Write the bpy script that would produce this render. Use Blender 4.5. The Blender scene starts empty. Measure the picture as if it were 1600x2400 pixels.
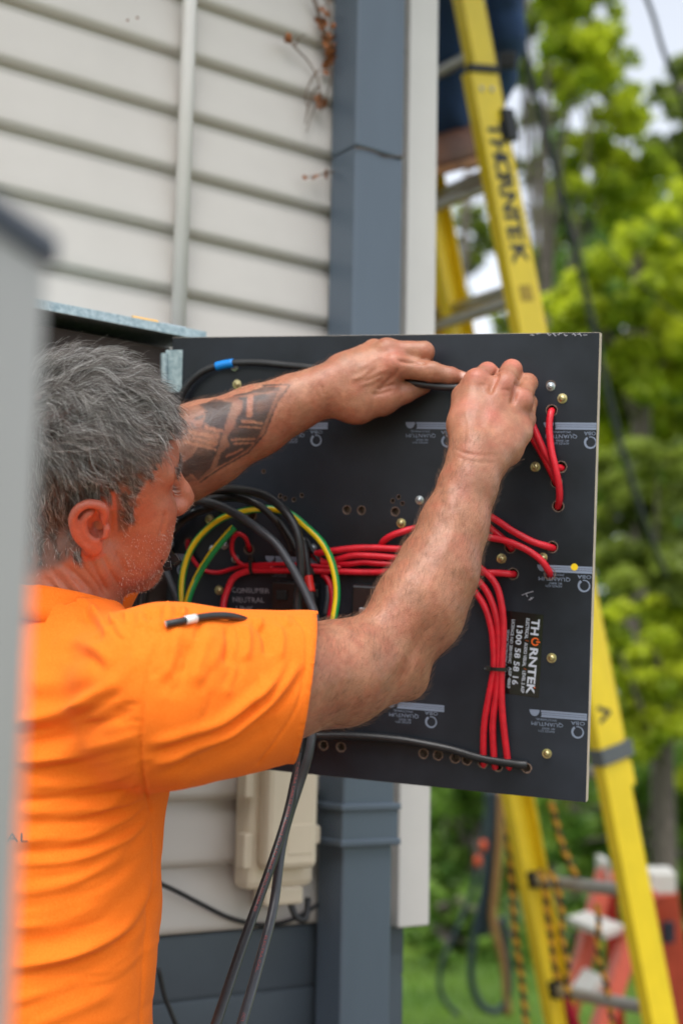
import bpy, bmesh, math, random
import numpy as np
from mathutils import Vector, Matrix

random.seed(7)
RNG = np.random.default_rng(11)
SC = bpy.context.scene
COL = SC.collection
R = math.radians

# ------------------------------------------------------------------ camera
FPX = 3333.3                      # 50 mm lens, in pixels of a 1600 x 2400 frame
PITCH, ROLL = R(7.92), R(1.10)
CAM = np.array([0.0, 0.0, 1.40])
_f = np.array([0, math.cos(PITCH), math.sin(PITCH)])
_r0 = np.array([1.0, 0, 0]); _u0 = np.cross(_r0, _f)
_r = _r0 * math.cos(ROLL) + _u0 * math.sin(ROLL)
_u = -_r0 * math.sin(ROLL) + _u0 * math.cos(ROLL)
cd = bpy.data.cameras.new('camera'); cam = bpy.data.objects.new('camera', cd); COL.objects.link(cam)
M = Matrix(((_r[0], _u[0], -_f[0], CAM[0]), (_r[1], _u[1], -_f[1], CAM[1]), (_r[2], _u[2], -_f[2], CAM[2]), (0, 0, 0, 1)))
cam.matrix_world = M
cd.sensor_fit = 'VERTICAL'; cd.sensor_height = 36.0; cd.lens = 50.0
cd.clip_start = 0.02; cd.clip_end = 500
cd.dof.use_dof = True; cd.dof.focus_distance = 1.56; cd.dof.aperture_fstop = 3.0
SC.camera = cam
SC.render.resolution_x, SC.render.resolution_y = 682, 1024

# ------------------------------------------------------------------ sky, sun, exposure
SUN_EL, SUN_AZ = R(62), R(195)     # azimuth clockwise from +Y
W = bpy.data.worlds.new('World'); SC.world = W; W.use_nodes = True
nt = W.node_tree; nt.nodes.clear()
sky = nt.nodes.new('ShaderNodeTexSky'); sky.sky_type = 'NISHITA'; sky.sun_disc = False
sky.sun_elevation = SUN_EL; sky.sun_rotation = SUN_AZ
sky.air_density = 1.0; sky.dust_density = 2.5; sky.ozone_density = 1.0
hs = nt.nodes.new('ShaderNodeHueSaturation'); hs.inputs['Saturation'].default_value = 0.30
bg = nt.nodes.new('ShaderNodeBackground'); bg.inputs[1].default_value = 0.15
wo = nt.nodes.new('ShaderNodeOutputWorld')
nt.links.new(sky.outputs[0], hs.inputs['Color']); nt.links.new(hs.outputs[0], bg.inputs[0]); nt.links.new(bg.outputs[0], wo.inputs[0])
sd = bpy.data.lights.new('sun', 'SUN'); sd.energy = 0.75; sd.angle = R(32); sd.color = (1.0, 0.965, 0.92)
sun = bpy.data.objects.new('sun', sd); COL.objects.link(sun)
_sdir = Vector((math.sin(SUN_AZ) * math.cos(SUN_EL), math.cos(SUN_AZ) * math.cos(SUN_EL), math.sin(SUN_EL)))
sun.rotation_euler = _sdir.to_track_quat('Z', 'Y').to_euler(); sun.location = (3, -3, 8)
SC.view_settings.view_transform = 'Standard'; SC.view_settings.look = 'None'
SC.view_settings.exposure = 1.08; SC.view_settings.gamma = 1.0; SC.view_settings.use_curve_mapping = False
SC.render.engine = 'CYCLES'; SC.cycles.use_denoising = True
SC.cycles.max_bounces = 8; SC.cycles.diffuse_bounces = 4; SC.cycles.transparent_max_bounces = 12
SC.cycles.sample_clamp_indirect = 6.0

# ------------------------------------------------------------------ helpers
def P(x, y, d):
    """world point seen at photograph pixel (x, y) at depth d metres along the view axis"""
    return CAM + d * (_f + (x - 800) / FPX * _r - (y - 1200) / FPX * _u)
def ray(x, y):
    return _f + (x - 800) / FPX * _r - (y - 1200) / FPX * _u
def proj(p):
    q = np.asarray(p) - CAM; d = q @ _f
    return np.stack([800 + FPX * (q @ _r) / d, 1200 - FPX * (q @ _u) / d, d], -1)
def hit(x, y, pt, n):
    v = ray(x, y); return CAM + v * (((pt - CAM) @ n) / (v @ n))
def unit(v):
    v = np.asarray(v, float); return v / np.linalg.norm(v)
def lin(c):
    return tuple((x / 12.92 if x <= .04045 else ((x + .055) / 1.055) ** 2.4) for x in c)
def srgb(r, g, b): return lin((r / 255, g / 255, b / 255))

def catmull(pts, n=8):
    pts = [np.asarray(p, float) for p in pts]
    if len(pts) < 3:
        return [pts[0] + (pts[-1] - pts[0]) * t for t in np.linspace(0, 1, n + 1)]
    ext = [2 * pts[0] - pts[1]] + pts + [2 * pts[-1] - pts[-2]]
    out = []
    for i in range(1, len(ext) - 2):
        p0, p1, p2, p3 = ext[i - 1:i + 3]
        for t in np.linspace(0, 1, n, endpoint=False):
            out.append(.5 * ((2 * p1) + (-p0 + p2) * t + (2 * p0 - 5 * p1 + 4 * p2 - p3) * t * t + (-p0 + 3 * p1 - 3 * p2 + p3) * t ** 3))
    out.append(pts[-1]); return out

class MB:
    """collects geometry; build() links it as one mesh object"""
    def __init__(s): s.v = []; s.f = []; s.m = []
    def add(s, vs, fs, mi=0):
        o = len(s.v); s.v += [tuple(map(float, v)) for v in vs]; s.f += [tuple(i + o for i in f) for f in fs]; s.m += [mi] * len(fs); return s
    def box(s, c, ax, h, mi=0):
        c = np.asarray(c, float); a = [np.asarray(x, float) * k for x, k in zip(ax, h)]
        vs = [c + a[0] * i + a[1] * j + a[2] * k for i in (-1, 1) for j in (-1, 1) for k in (-1, 1)]
        fs = [(0, 1, 3, 2), (4, 6, 7, 5), (0, 4, 5, 1), (2, 3, 7, 6), (0, 2, 6, 4), (1, 5, 7, 3)]
        if np.linalg.det(np.array(a)) < 0: fs = [f[::-1] for f in fs]
        return s.add(vs, fs, mi)
    def bbox(s, c, ax, h, b, mi=0):
        """box with chamfered edges (width b)"""
        c = np.asarray(c, float); ax = [np.asarray(x, float) for x in ax]
        bm = bmesh.new(); bmesh.ops.create_cube(bm, size=2)
        for v in bm.verts: v.co = Vector((v.co.x * h[0], v.co.y * h[1], v.co.z * h[2]))
        bmesh.ops.bevel(bm, geom=list(bm.edges), offset=b, segments=2, profile=.5, affect='EDGES')
        bm.verts.index_update()
        vs = [c + ax[0] * v.co.x + ax[1] * v.co.y + ax[2] * v.co.z for v in bm.verts]
        fs = [tuple(v.index for v in f.verts) for f in bm.faces]; bm.free()
        if np.linalg.det(np.array(ax)) < 0: fs = [f[::-1] for f in fs]
        return s.add(vs, fs, mi)
    def tube(s, pts, r, n=10, cap=True, mi=0, smooth=0, flat=1.0, up=None):
        pts = catmull(pts, smooth) if smooth else [np.asarray(p, float) for p in pts]
        k = len(pts); rs = np.interp(np.linspace(0, 1, k), np.linspace(0, 1, len(r)), r) if hasattr(r, '__len__') else [r] * k
        T = [unit(pts[min(i + 1, k - 1)] - pts[max(i - 1, 0)]) for i in range(k)]
        a = np.cross(T[0], up if up is not None else (0.3, 0.2, 1.0)); a = unit(a); vs = []
        for i in range(k):
            a = a - T[i] * (a @ T[i]); a = unit(a); b = np.cross(T[i], a)
            for j in range(n):
                t = 2 * math.pi * j / n
                vs.append(pts[i] + rs[i] * (a * math.cos(t) + b * math.sin(t) * flat))
        fs = [(i * n + j, i * n + (j + 1) % n, (i + 1) * n + (j + 1) % n, (i + 1) * n + j) for i in range(k - 1) for j in range(n)]
        if cap: fs += [tuple(range(n))[::-1], tuple(range((k - 1) * n, k * n))]
        return s.add(vs, fs, mi)
    def disc(s, c, nrm, r, n=16, mi=0):
        nrm = unit(nrm); a = unit(np.cross(nrm, (0.2, 0.1, 1))); b = np.cross(nrm, a)
        return s.add([np.asarray(c) + r * (a * math.cos(2 * math.pi * i / n) + b * math.sin(2 * math.pi * i / n)) for i in range(n)], [tuple(range(n))], mi)
    def lathe(s, c, axis, prof, n=14, mi=0):
        axis = unit(axis); a = unit(np.cross(axis, (0.21, 0.13, 1))); b = np.cross(axis, a); vs = []
        for (r, h) in prof:
            for j in range(n):
                t = 2 * math.pi * j / n; vs.append(np.asarray(c) + axis * h + r * (a * math.cos(t) + b * math.sin(t)))
        k = len(prof)
        fs = [(i * n + j, i * n + (j + 1) % n, (i + 1) * n + (j + 1) % n, (i + 1) * n + j) for i in range(k - 1) for j in range(n)]
        fs += [tuple(range(n))[::-1], tuple(range((k - 1) * n, k * n))]
        return s.add(vs, fs, mi)
    def build(s, name, mats, parent=None, smooth=False, loc=None):
        return link_mesh(name, s.v, s.f, mats, parent, smooth, s.m, loc)

def root_of(o):
    l = Vector((0, 0, 0))
    while o is not None: l = l + o.location; o = o.parent
    return np.array(l)
def link_mesh(name, v, f, mats, parent=None, smooth=False, mi=None, loc=None):
    me = bpy.data.meshes.new(name)
    off = root_of(parent) + (np.asarray(loc, float) if loc is not None else 0)
    va = np.asarray(v, float) - off
    me.from_pydata(va.tolist(), [], f if isinstance(f, list) else f.tolist())
    for m in (mats if isinstance(mats, (list, tuple)) else [mats]): me.materials.append(m)
    if mi is not None and any(mi): me.polygons.foreach_set('material_index', mi)
    if smooth: me.polygons.foreach_set('use_smooth', [True] * len(me.polygons))
    me.update()
    o = bpy.data.objects.new(name, me); COL.objects.link(o)
    if parent is not None: o.parent = parent
    if loc is not None: o.location = tuple(loc)
    return o
def smooth_by_angle(o, ang=35):
    try:
        o.data.polygons.foreach_set('use_smooth', [True] * len(o.data.polygons))
        o.data.set_sharp_from_angle(angle=R(ang))
    except Exception: pass
    return o
def tag(o, label, cat, group=None):
    o['label'] = label; o['category'] = cat
    if group: o['group'] = group
    return o
def struct(o, label=None, kind='structure'):
    o['kind'] = kind
    if label: o['label'] = label
    return o
def empty(name, loc, label, cat, group=None):
    o = bpy.data.objects.new(name, None); COL.objects.link(o); o.location = tuple(map(float, loc)); o.empty_display_size = .1
    return tag(o, label, cat, group)
def share(name, me, parent, loc, rot=None):
    o = bpy.data.objects.new(name, me); COL.objects.link(o); o.parent = parent; o.location = tuple(loc)
    if rot is not None: o.rotation_euler = rot
    return o

# ------------------------------------------------------------------ materials
def mat(name, col, rough=.5, metal=0.0, var=0.0, vscale=8.0, col2=None, bump=0.0, bscale=60.0, spec=.5, sheen=0.0, coat=0.0,
        detail=4.0, sss=0.0, attr=None, bdist=.002, rvar=0.0, stretch=None):
    m = bpy.data.materials.new(name); m.use_nodes = True; n = m.node_tree.nodes; l = m.node_tree.links
    b = n['Principled BSDF']; b.inputs['Base Color'].default_value = (*col, 1); b.inputs['Roughness'].default_value = rough
    b.inputs['Metallic'].default_value = metal; b.inputs['Specular IOR Level'].default_value = spec
    if sheen: b.inputs['Sheen Weight'].default_value = sheen; b.inputs['Sheen Roughness'].default_value = .45
    if coat: b.inputs['Coat Weight'].default_value = coat
    if sss:
        b.inputs['Subsurface Weight'].default_value = sss
    tc = n.new('ShaderNodeTexCoord'); co = tc.outputs['Object']
    if stretch:
        mp = n.new('ShaderNodeMapping'); mp.inputs['Scale'].default_value = stretch; l.new(co, mp.inputs['Vector']); co = mp.outputs[0]
    if var or col2:
        t = n.new('ShaderNodeTexNoise'); t.inputs['Scale'].default_value = vscale; t.inputs['Detail'].default_value = detail; t.inputs['Roughness'].default_value = .6
        l.new(co, t.inputs['Vector'])
        rp = n.new('ShaderNodeValToRGB'); rp.color_ramp.elements[0].position = .32; rp.color_ramp.elements[1].position = .68
        c2 = col2 if col2 else tuple(min(1, c * (1 + var)) for c in col)
        c1 = col if col2 else tuple(c * (1 - var) for c in col)
        rp.color_ramp.elements[0].color = (*c1, 1); rp.color_ramp.elements[1].color = (*c2, 1)
        l.new(t.outputs['Fac'], rp.inputs['Fac']); l.new(rp.outputs[0], b.inputs['Base Color'])
        if rvar:
            mr = n.new('ShaderNodeMapRange'); mr.inputs['To Min'].default_value = max(0, rough - rvar); mr.inputs['To Max'].default_value = min(1, rough + rvar)
            l.new(t.outputs['Fac'], mr.inputs['Value']); l.new(mr.outputs[0], b.inputs['Roughness'])
    if bump:
        t2 = n.new('ShaderNodeTexNoise'); t2.inputs['Scale'].default_value = bscale; t2.inputs['Detail'].default_value = 5; l.new(co, t2.inputs['Vector'])
        bp = n.new('ShaderNodeBump'); bp.inputs['Strength'].default_value = bump; bp.inputs['Distance'].default_value = bdist
        l.new(t2.outputs['Fac'], bp.inputs['Height']); l.new(bp.outputs[0], b.inputs['Normal'])
    return m
# ------------------------------------------------------------------ ground
M_grass = mat('lawn', (0.075, 0.13, 0.02), .9, col2=(0.11, 0.22, 0.03), vscale=2.2, bump=.6, bscale=40, bdist=.03)
gb = MB(); N = 40
xs = np.linspace(-40, 60, N); ys = np.linspace(-20, 120, N)
gv = [(x, y, 0.03 * math.sin(x * .7) * math.cos(y * .5) + (0.012 * max(0, y - 9)) ) for y in ys for x in xs]
gf = [(j * N + i, j * N + i + 1, (j + 1) * N + i + 1, (j + 1) * N + i) for j in range(N - 1) for i in range(N - 1)]
struct(gb.add(gv, gf).build('lawn', M_grass, smooth=True), 'green lawn seen low between the house corner and the ladders')

M_bounce = mat('added_bounce_slab', srgb(112, 100, 90), .85, var=.12, vscale=3, bump=.3, bscale=60)  # slab added out of view, so light bounced off the ground is less green
struct(MB().bbox((-.6, 1.4, .03), ((1, 0, 0), (0, 1, 0), (0, 0, 1)), (4.4, 3.9, .03), .01).build('added_bounce_slab', M_bounce), 'unseen slab added under the man to warm the light bounced on to the wall')
# ------------------------------------------------------------------ house wall frame
AZ = R(54.4)
HW = np.array([math.sin(AZ), math.cos(AZ), 0.0])       # along the wall, away to the right
HN = np.array([math.cos(AZ), -math.sin(AZ), 0.0])      # out of the wall, towards the camera
ZUP = np.array([0, 0, 1.0])
KC = P(1012, 1640, 2.45); KC[2] = 0.0                   # the house corner on the ground
def H(s, o, z): return KC + HW * s + HN * o + ZUP * z
def onwall(x, y, o=0.0):
    p = hit(x, y, KC + HN * o, HN); q = p - KC
    return q @ HW, q[2]
_zs = [onwall(426, y, .02)[1] for y in (125, 263, 408, 548, 686)]
EXPO = (_zs[0] - _zs[-1]) / 4
ZB = onwall(386, 2215, .02)[1]                          # top of the grey base boards
Z0 = _zs[-1] - EXPO * round((_zs[-1] - ZB) / EXPO)      # bottom of the lowest pale board
M_board = mat('white_board_paint', srgb(199, 193, 187), .45, var=.06, vscale=3.0, bump=.10, bscale=55, bdist=.001)
M_trim = mat('white_trim_paint', srgb(200, 196, 192), .45, var=.03, vscale=5, bump=.25, bscale=35, bdist=.0015)
M_grey = mat('grey_blue_paint', srgb(92, 104, 116), .42, var=.06, vscale=6, bump=.15, bscale=50, bdist=.001)
M_greyd = mat('grey_blue_base_paint', srgb(74, 84, 94), .5, var=.08, vscale=5, bump=.25, bscale=45, bdist=.0015)
M_frame = mat('dark_wall_lining', (0.06, .055, .05), .9)

house = empty('weatherboard_house', H(-1.5, 0, 0), 'house wall of white lapped weatherboards above a grey painted base', 'house')
# profile of one bullnose board: (out, up)
_pf = [(-0.001, 0.0), (0.0100, 0.0006), (0.0150, 0.0026), (0.0182, 0.0060), (0.0196, 0.0100), (0.0200, 0.0130), (0.0199, 0.0150), (0.0193, .028), (0.0030, EXPO + .003)]
WL = 3.4
def board_mesh(name, m, L, pf):
    vs, fs = [], []
    for s in (-L, 0.0):
        for o, z in pf: vs.append(HW * s + HN * o + ZUP * z)
        vs.append(HW * s - HN * .004 + ZUP * pf[-1][1]); vs.append(HW * s - HN * .004)
    k = len(pf) + 2
    fs = [(i, (i + 1) % k, k + (i + 1) % k, k + i) for i in range(k)] + [tuple(range(k))[::-1], tuple(range(k, 2 * k))]
    me = bpy.data.meshes.new(name); me.from_pydata([tuple(v) for v in vs], [], fs); me.materials.append(m)
    me.polygons.foreach_set('use_smooth', [True] * len(fs)); me.update(); 
    try: me.set_sharp_from_angle(angle=R(40))
    except Exception: pass
    return me
hb = root_of(house)
sE = onwall(1014, 1300, .045)[0]; sG = onwall(946, 2230, .012)[0]
bme = board_mesh('weatherboard', M_board, WL, _pf)
nb = int((3.3 - Z0) / EXPO)
for i in range(nb):
    share('weatherboard', bme, house, H(sE - .05, 0.0, Z0 + i * EXPO) - hb)
# the wall round the corner (hidden from here, faces the garden)
me2 = bpy.data.meshes.new('side_wall')
MB().box(H(sE - .045, -2.0, 1.65), (HW, HN, ZUP), (.02, 1.96, 1.65)).build('side_wall', M_board, house)
MB().box(H(sE - 1.78, -.03, 1.65), (HW, HN, ZUP), (1.71, .024, 1.65)).build('wall_lining', M_frame, house)
# corner board: two boards meeting at the corner, stopping at the base
zc = onwall(1000, 2165, .03)[1]
_cw = sE - onwall(934, 2000, .045)[0]
MB().bbox(H(sE - _cw / 2, .0225, (zc + 3.3) / 2), (HW, HN, ZUP), (_cw / 2, .0235, (3.3 - zc) / 2), .003).build('corner_board', M_trim, house)
MB().bbox(H(sE - .012, -.050, (zc + 3.3) / 2 + .003), (HW, HN, ZUP), (.010, .048, (3.3 - zc) / 2), .003).build('corner_board', M_trim, house)
# grey base boards
zb = Z0 - .002; k = 0
bh = .093
bpf = [(-.006, 0), (-.002, .0015), (0.0, .005), (-.001, bh - .003), (-.004, bh)]
gme = board_mesh('base_board', M_greyd, WL, [(o - .002, z) for o, z in bpf])
while zb > .0:
    share('base_board', gme, house, H(sG, 0.012, zb - bh) - hb); zb -= bh + .0015
MB().box(H(sG - .020, -1.0, Z0 / 2 - .03), (HW, HN, ZUP), (.015, 1.01, Z0 / 2 - .03)).build('base_return', M_greyd, house)
# eave over the wall
MB().box(H(-1.55, .12, 3.34), (HW, HN, ZUP), (2.1, .30, .02)).build('eave_soffit', M_trim, house)
MB().box(H(-1.55, .435, 3.42), (HW, HN, ZUP), (2.1, .012, .10)).build('fascia', M_greyd, house)
MB().add([H(-3.7, .46, 3.50), H(.6, .46, 3.50), H(.6, -2.5, 4.6), H(-3.7, -2.5, 4.6), H(-3.7, .46, 3.53), H(.6, .46, 3.53), H(.6, -2.5, 4.63), H(-3.7, -2.5, 4.63)],
         [(3, 2, 1, 0), (4, 5, 6, 7), (0, 1, 5, 4), (1, 2, 6, 5), (2, 3, 7, 6), (3, 0, 4, 7)]).build('roof', M_greyd, house)

# ------------------------------------------------------------------ downpipe
sL = onwall(832, 400, .098)[0]; sR = onwall(945, 400, .098)[0]
sc_ = (sL + sR) / 2; sh = (sR - sL) / 2
dp = empty('downpipe', H(sc_, .06, 0), 'grey blue painted rectangular downpipe beside the white corner board', 'downpipe')
M_pipe = mat('downpipe_paint', srgb(83, 95, 108), .38, var=.07, vscale=7, bump=.12, bscale=30, bdist=.001, stretch=(1, 1, .25))
zj = onwall(850, 345, .098)[1]
MB().bbox(H(sc_, .062, (zj + 3.3) / 2), (HW, HN, ZUP), (sh, .036, (3.3 - zj) / 2), .004).build('pipe', M_pipe, dp)
z1 = onwall(850, 1892, .098)[1]; z2 = onwall(850, 1975, .098)[1]
MB().bbox(H(sc_, .062, (zj - .001 + z1) / 2), (HW, HN, ZUP), (sh * .992, .0354, (zj - .001 - z1) / 2), .004).build('pipe', M_pipe, dp)
MB().bbox(H(sc_, .062, z1 / 2), (HW, HN, ZUP), (sh * .955, .0342, z1 / 2 - .0006), .004).build('pipe', M_pipe, dp)
def prof_band(zc, name):
    b = MB()
    b.bbox(H(sc_, .062, zc), (HW, HN, ZUP), (sh + .008, .044, .0055), .0028)
    return b.build(name, M_pipe, dp)
MB().bbox(H(sc_, .062, (z1 + z2) / 2), (HW, HN, ZUP), (sh + .004, .040, (z1 - z2) / 2), .002).build('collar', M_pipe, dp)
prof_band(z1, 'collar_rim'); prof_band(z2, 'collar_rim')
# thin dry tendril wrapped across the pipe
# ------------------------------------------------------------------ white conduit
M_pvc = mat('white_pvc', srgb(212, 208, 204), .35, var=.03, vscale=6)
s1 = onwall(432, 370, .034)[0]
ct = empty('electrical_conduit', H(s1, .034, 1.6), 'thin white plastic conduit running up the weatherboards above the meter box', 'conduit')
MB().tube([H(s1, .034, 1.75), H(s1, .034, 3.3)], .0118, 20).build('conduit_tube', M_pvc, ct, True)
for zz in (1.95, 2.9):
    MB().bbox(H(s1, .025, zz), (HW, HN, ZUP), (.022, .004, .010), .001).tube([H(s1, .034, zz - .009), H(s1, .034, zz + .009)], .0131, 20).build('saddle_clip', M_pvc, ct)
# ------------------------------------------------------------------ utility enclosure (beige box low on the wall)
M_beige = mat('beige_plastic', srgb(212, 198, 176), .42, var=.04, vscale=5, bump=.08, bscale=30, bdist=.001)
sb0 = onwall(600, 1900, .07)[0]; sb1 = onwall(728, 1900, .07)[0]; zb0 = onwall(660, 2065, .07)[1]; zb1 = onwall(660, 1740, .07)[1]
sbc, sbh, zbc, zbh = (sb0 + sb1) / 2, (sb1 - sb0) / 2, (zb0 + zb1) / 2, (zb1 - zb0) / 2
ub = empty('utility_box', H(sbc, .02, zb0), 'beige plastic utility box on the weatherboards under the black panel', 'utility box')
MB().bbox(H(sbc, .046, zbc), (HW, HN, ZUP), (sbh + .012, .022, zbh + .012), .012).build('back_shell', M_beige, ub)
cov = MB().bbox(H(sbc, .082, zbc + .006), (HW, HN, ZUP), (sbh - .004, .016, zbh - .014), .009).build('cover', M_beige, ub)
MB().bbox(H(sbc + .012, .0975, zbc - .04), (HW, HN, ZUP), (.022, .0015, .022), .0008).build('embossed_panel', M_beige, cov)
for zz in (zbc - zbh * .55, zbc + zbh * .45):
    MB().bbox(H(sbc - sbh - .014, .062, zz), (HW, HN, ZUP), (.008, .012, .026), .003).build('hinge_lug', M_beige, ub)
    MB().bbox(H(sbc + sbh + .014, .062, zz + .02), (HW, HN, ZUP), (.006, .008, .014), .003).build('latch_lug', M_beige, ub)
MB().bbox(H(sbc + .004, .055, zb0 - .022), (HW, HN, ZUP), (.035, .018, .014), .005).build('cable_entry', M_beige, ub)
M_blk = mat('black_cable_sheath', (0.016, 0.016, 0.018), .42, var=.3, vscale=30)
tag(MB().tube([H(sbc + .02, .06, zb0 - .03), H(sbc + .028, .07, zb0 - .055), H(sbc + .045, .07, zb0 - .058), H(sbc + .055, .06, zb0 - .03)], .005, 8, smooth=6).build('cable_stub', M_blk, None, True),
    'short black cable loop poking out under the beige utility box', 'cable')
wp = [(330, 2050), (410, 2087), (470, 2118), (540, 2152), (610, 2168), (660, 2163), (700, 2148), (745, 2120), (770, 2105)]
tag(MB().tube([hit(x, y, KC + HN * .03, HN) for x, y in wp], .0036, 8, smooth=6).build('wall_cable', M_blk, None, True),
    'thin black cable sagging along the wall below the utility box', 'cable')
wp = [(372, 2270), (385, 2330), (400, 2370), (430, 2450), (470, 2600)]
tag(MB().tube([hit(x, y, KC + HN * .10, HN) for x, y in wp], .0036, 8, smooth=6).build('dangling_cable', M_blk, None, True),
    'thin black cable dangling in front of the grey base boards beside the shirt', 'cable')

# ------------------------------------------------------------------ dry vine on the corner
M_vine = mat('dry_vine', srgb(105, 84, 66), .8, var=.3, vscale=40); M_dleaf = mat('dry_leaf', srgb(150, 92, 52), .7, var=.35, vscale=60)
vine = empty('dry_vine', H(-.3, .03, 2.2), 'withered brown vine with curled leaves clinging beside the downpipe', 'vine')
def wpt(x, y, o=.03): return hit(x, y, KC + HN * o, HN)
stems = [[(735, -20), (748, 30), (760, 70), (772, 110), (778, 160), (772, 200), (760, 240), (752, 262)], [(672, 85), (690, 110), (715, 135), (735, 165), (748, 200), (745, 235), (728, 275), (718, 310)],
         [(790, 402), (765, 405), (740, 412), (710, 416)], [(750, 200), (735, 215), (722, 250), (715, 290)], [(725, -20), (742, 25), (752, 60), (768, 90)], [(745, 165), (728, 190), (716, 225), (722, 262)], [(690, 110), (700, 90), (715, 80)], [(752, 60), (765, 95), (785, 120)], [(760, -10), (775, 40), (770, 90)]]
st = MB()
for s in stems: st.tube([wpt(x, y, .027 + .01 * random.random()) for x, y in s], [.0016, .0008], 6, smooth=5)
st.build('stem', M_vine, vine, True)
rl = random.Random(4)
lp = [(742, 10), (752, 25), (745, 45), (760, 60), (770, 80), (765, 100), (780, 105), (776, 130), (768, 150), (672, 88), (668, 98), (752, 232), (748, 245), (756, 250), (736, 412), (712, 418), (760, 408), (782, 60), (758, 90), (764, 140), (738, 0), (758, 15), (770, 30), (748, 65), (783, 90), (775, 118), (784, 140), (755, 48), (766, 165), (772, 5), (750, 228), (757, 240), (745, 255), (300, 48), (322, 42)]
for (x, y) in lp:
    c = wpt(x, y, .032); a = unit([rl.uniform(-1, 1) for _ in range(3)]); b = unit(np.cross(a, [rl.uniform(-1, 1) for _ in range(3)])); n_ = np.cross(a, b)
    L = rl.uniform(.012, .024) if y > 20 and x > 400 else .005; w = L * .4
    vs = []
    for i in range(5):
        t = i / 4; cc = c + a * L * (t - .5) + n_ * L * .5 * (t - .5) ** 2 * 2
        ww = w * math.sin(math.pi * min(max(t, .04), .97)); vs += [cc - b * ww + n_ * ww * .5, cc - n_ * .001, cc + b * ww + n_ * ww * .5]
    fs = [(3 * i + j, 3 * i + j + 1, 3 * i + j + 4, 3 * i + j + 3) for i in range(4) for j in range(2)]
    MB().add(vs, fs).build('leaf', M_dleaf, vine, True)
cp = [(972, -10), (985, 30), (988, 70), (975, 100), (955, 118), (948, 122)]
tag(MB().tube([wpt(x, y, .034) for x, y in cp], .0012, 6, smooth=6).build('dry_tendril', M_vine, None, True), 'thin dry tendril curling over the top of the white corner board', 'tendril')
cp = [(945, 470), (960, 455), (978, 430), (985, 418), (980, 412)]
t2 = MB().tube([wpt(x, y, .034) for x, y in cp], .001, 6, smooth=6)
for x, y in [(979, 480), (978, 466), (946, 505), (984, 420)]: t2.tube([wpt(x, y - 12, .034), wpt(x + 3, y, .036), wpt(x, y + 12, .034)], [.001, .003, .001], 6, smooth=3)
tag(t2.build('dry_tendril', M_vine, None, True), 'short dry tendril with shrivelled leaf on the middle of the corner board', 'tendril')
cp = [(830, 345), (870, 352), (900, 366), (938, 366), (948, 360)]
tag(MB().tube([wpt(x, y, .1) for x, y in cp], .0010, 6, smooth=6).build('dry_tendril', M_vine, None, True), 'thread of dry tendril wrapped across the grey downpipe', 'tendril')

# ------------------------------------------------------------------ meter box
M_galv = mat('galvanised_steel', srgb(178, 194, 198), .42, metal=.55, col2=srgb(138, 158, 165), vscale=140, detail=2, bump=.08, bscale=120, bdist=.0005)
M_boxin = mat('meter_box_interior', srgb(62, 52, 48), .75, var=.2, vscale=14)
MBO = .262
ms1, mz1 = onwall(482, 800, MBO); ms0, _ = onwall(60, 700, MBO); ms0 -= .02
mz0 = onwall(400, 1800, MBO)[1]
mx = empty('meter_box', H((ms0 + ms1) / 2, .02, mz0), 'open galvanised steel meter box on the wall behind the man', 'meter box')
cs, hs_ = (ms0 + ms1) / 2, (ms1 - ms0) / 2
zt = onwall(300, 752, MBO)[1]
MB().box(H(cs, .14, zt + .004), (HW, HN, ZUP), (hs_, .122, .0012)).build('top_sheet', M_galv, mx)
MB().bbox(H(cs, MBO, zt - .001), (HW, HN, ZUP), (hs_, .0022, .0066), .0008).build('front_lip', M_galv, mx)
MB().box(H(cs, .026, (mz0 + zt) / 2), (HW, HN, ZUP), (hs_ - .002, .003, (zt - mz0) / 2 - .002)).build('back_lining', M_boxin, mx)
MB().box(H(ms0 + .002, .14, (mz0 + zt) / 2 - .003), (HW, HN, ZUP), (.0015, .118, (zt - mz0) / 2)).build('side_sheet', M_galv, mx)
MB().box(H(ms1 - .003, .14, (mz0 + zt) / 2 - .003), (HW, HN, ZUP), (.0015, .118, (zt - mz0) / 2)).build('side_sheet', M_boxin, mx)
MB().box(H(cs, .14, mz0 - .002), (HW, HN, ZUP), (hs_, .118, .0012)).build('bottom_sheet', M_galv, mx)
MB().box(H(cs, .22, (mz0 + zt) / 2 - .01), (HW, HN, ZUP), (hs_ - .006, .004, (zt - mz0) / 2 - .006)).build('inner_board', M_boxin, mx)
# odds and ends lying on the box
M_pencil = mat('yellow_pencil_paint', srgb(226, 176, 96), .4); M_steel = mat('steel_rule', srgb(190, 204, 212), .3, metal=.6)
a_ = onwall(313, 744, MBO - .01); b_ = onwall(372, 756, MBO - .01)
tag(MB().tube([H(a_[0], MBO - .014, zt + .0095), H(b_[0], MBO - .014, zt + .0095)], .0034, 6).build('pencil', M_pencil, None), 'yellow pencil lying on the galvanised meter box top', 'pencil')
a_ = onwall(378, 757, MBO - .01); b_ = onwall(434, 768, MBO - .01)
tag(MB().bbox((H(a_[0], MBO - .016, zt + .0075) + H(b_[0], MBO - .016, zt + .0075)) / 2, (HW, HN, ZUP), ((b_[0] - a_[0]) / 2, .008, .0020), .0006).build('steel_offcut', M_steel, None), 'flat shiny metal strip lying on the meter box top beside the pencil', 'metal strip')
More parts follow.
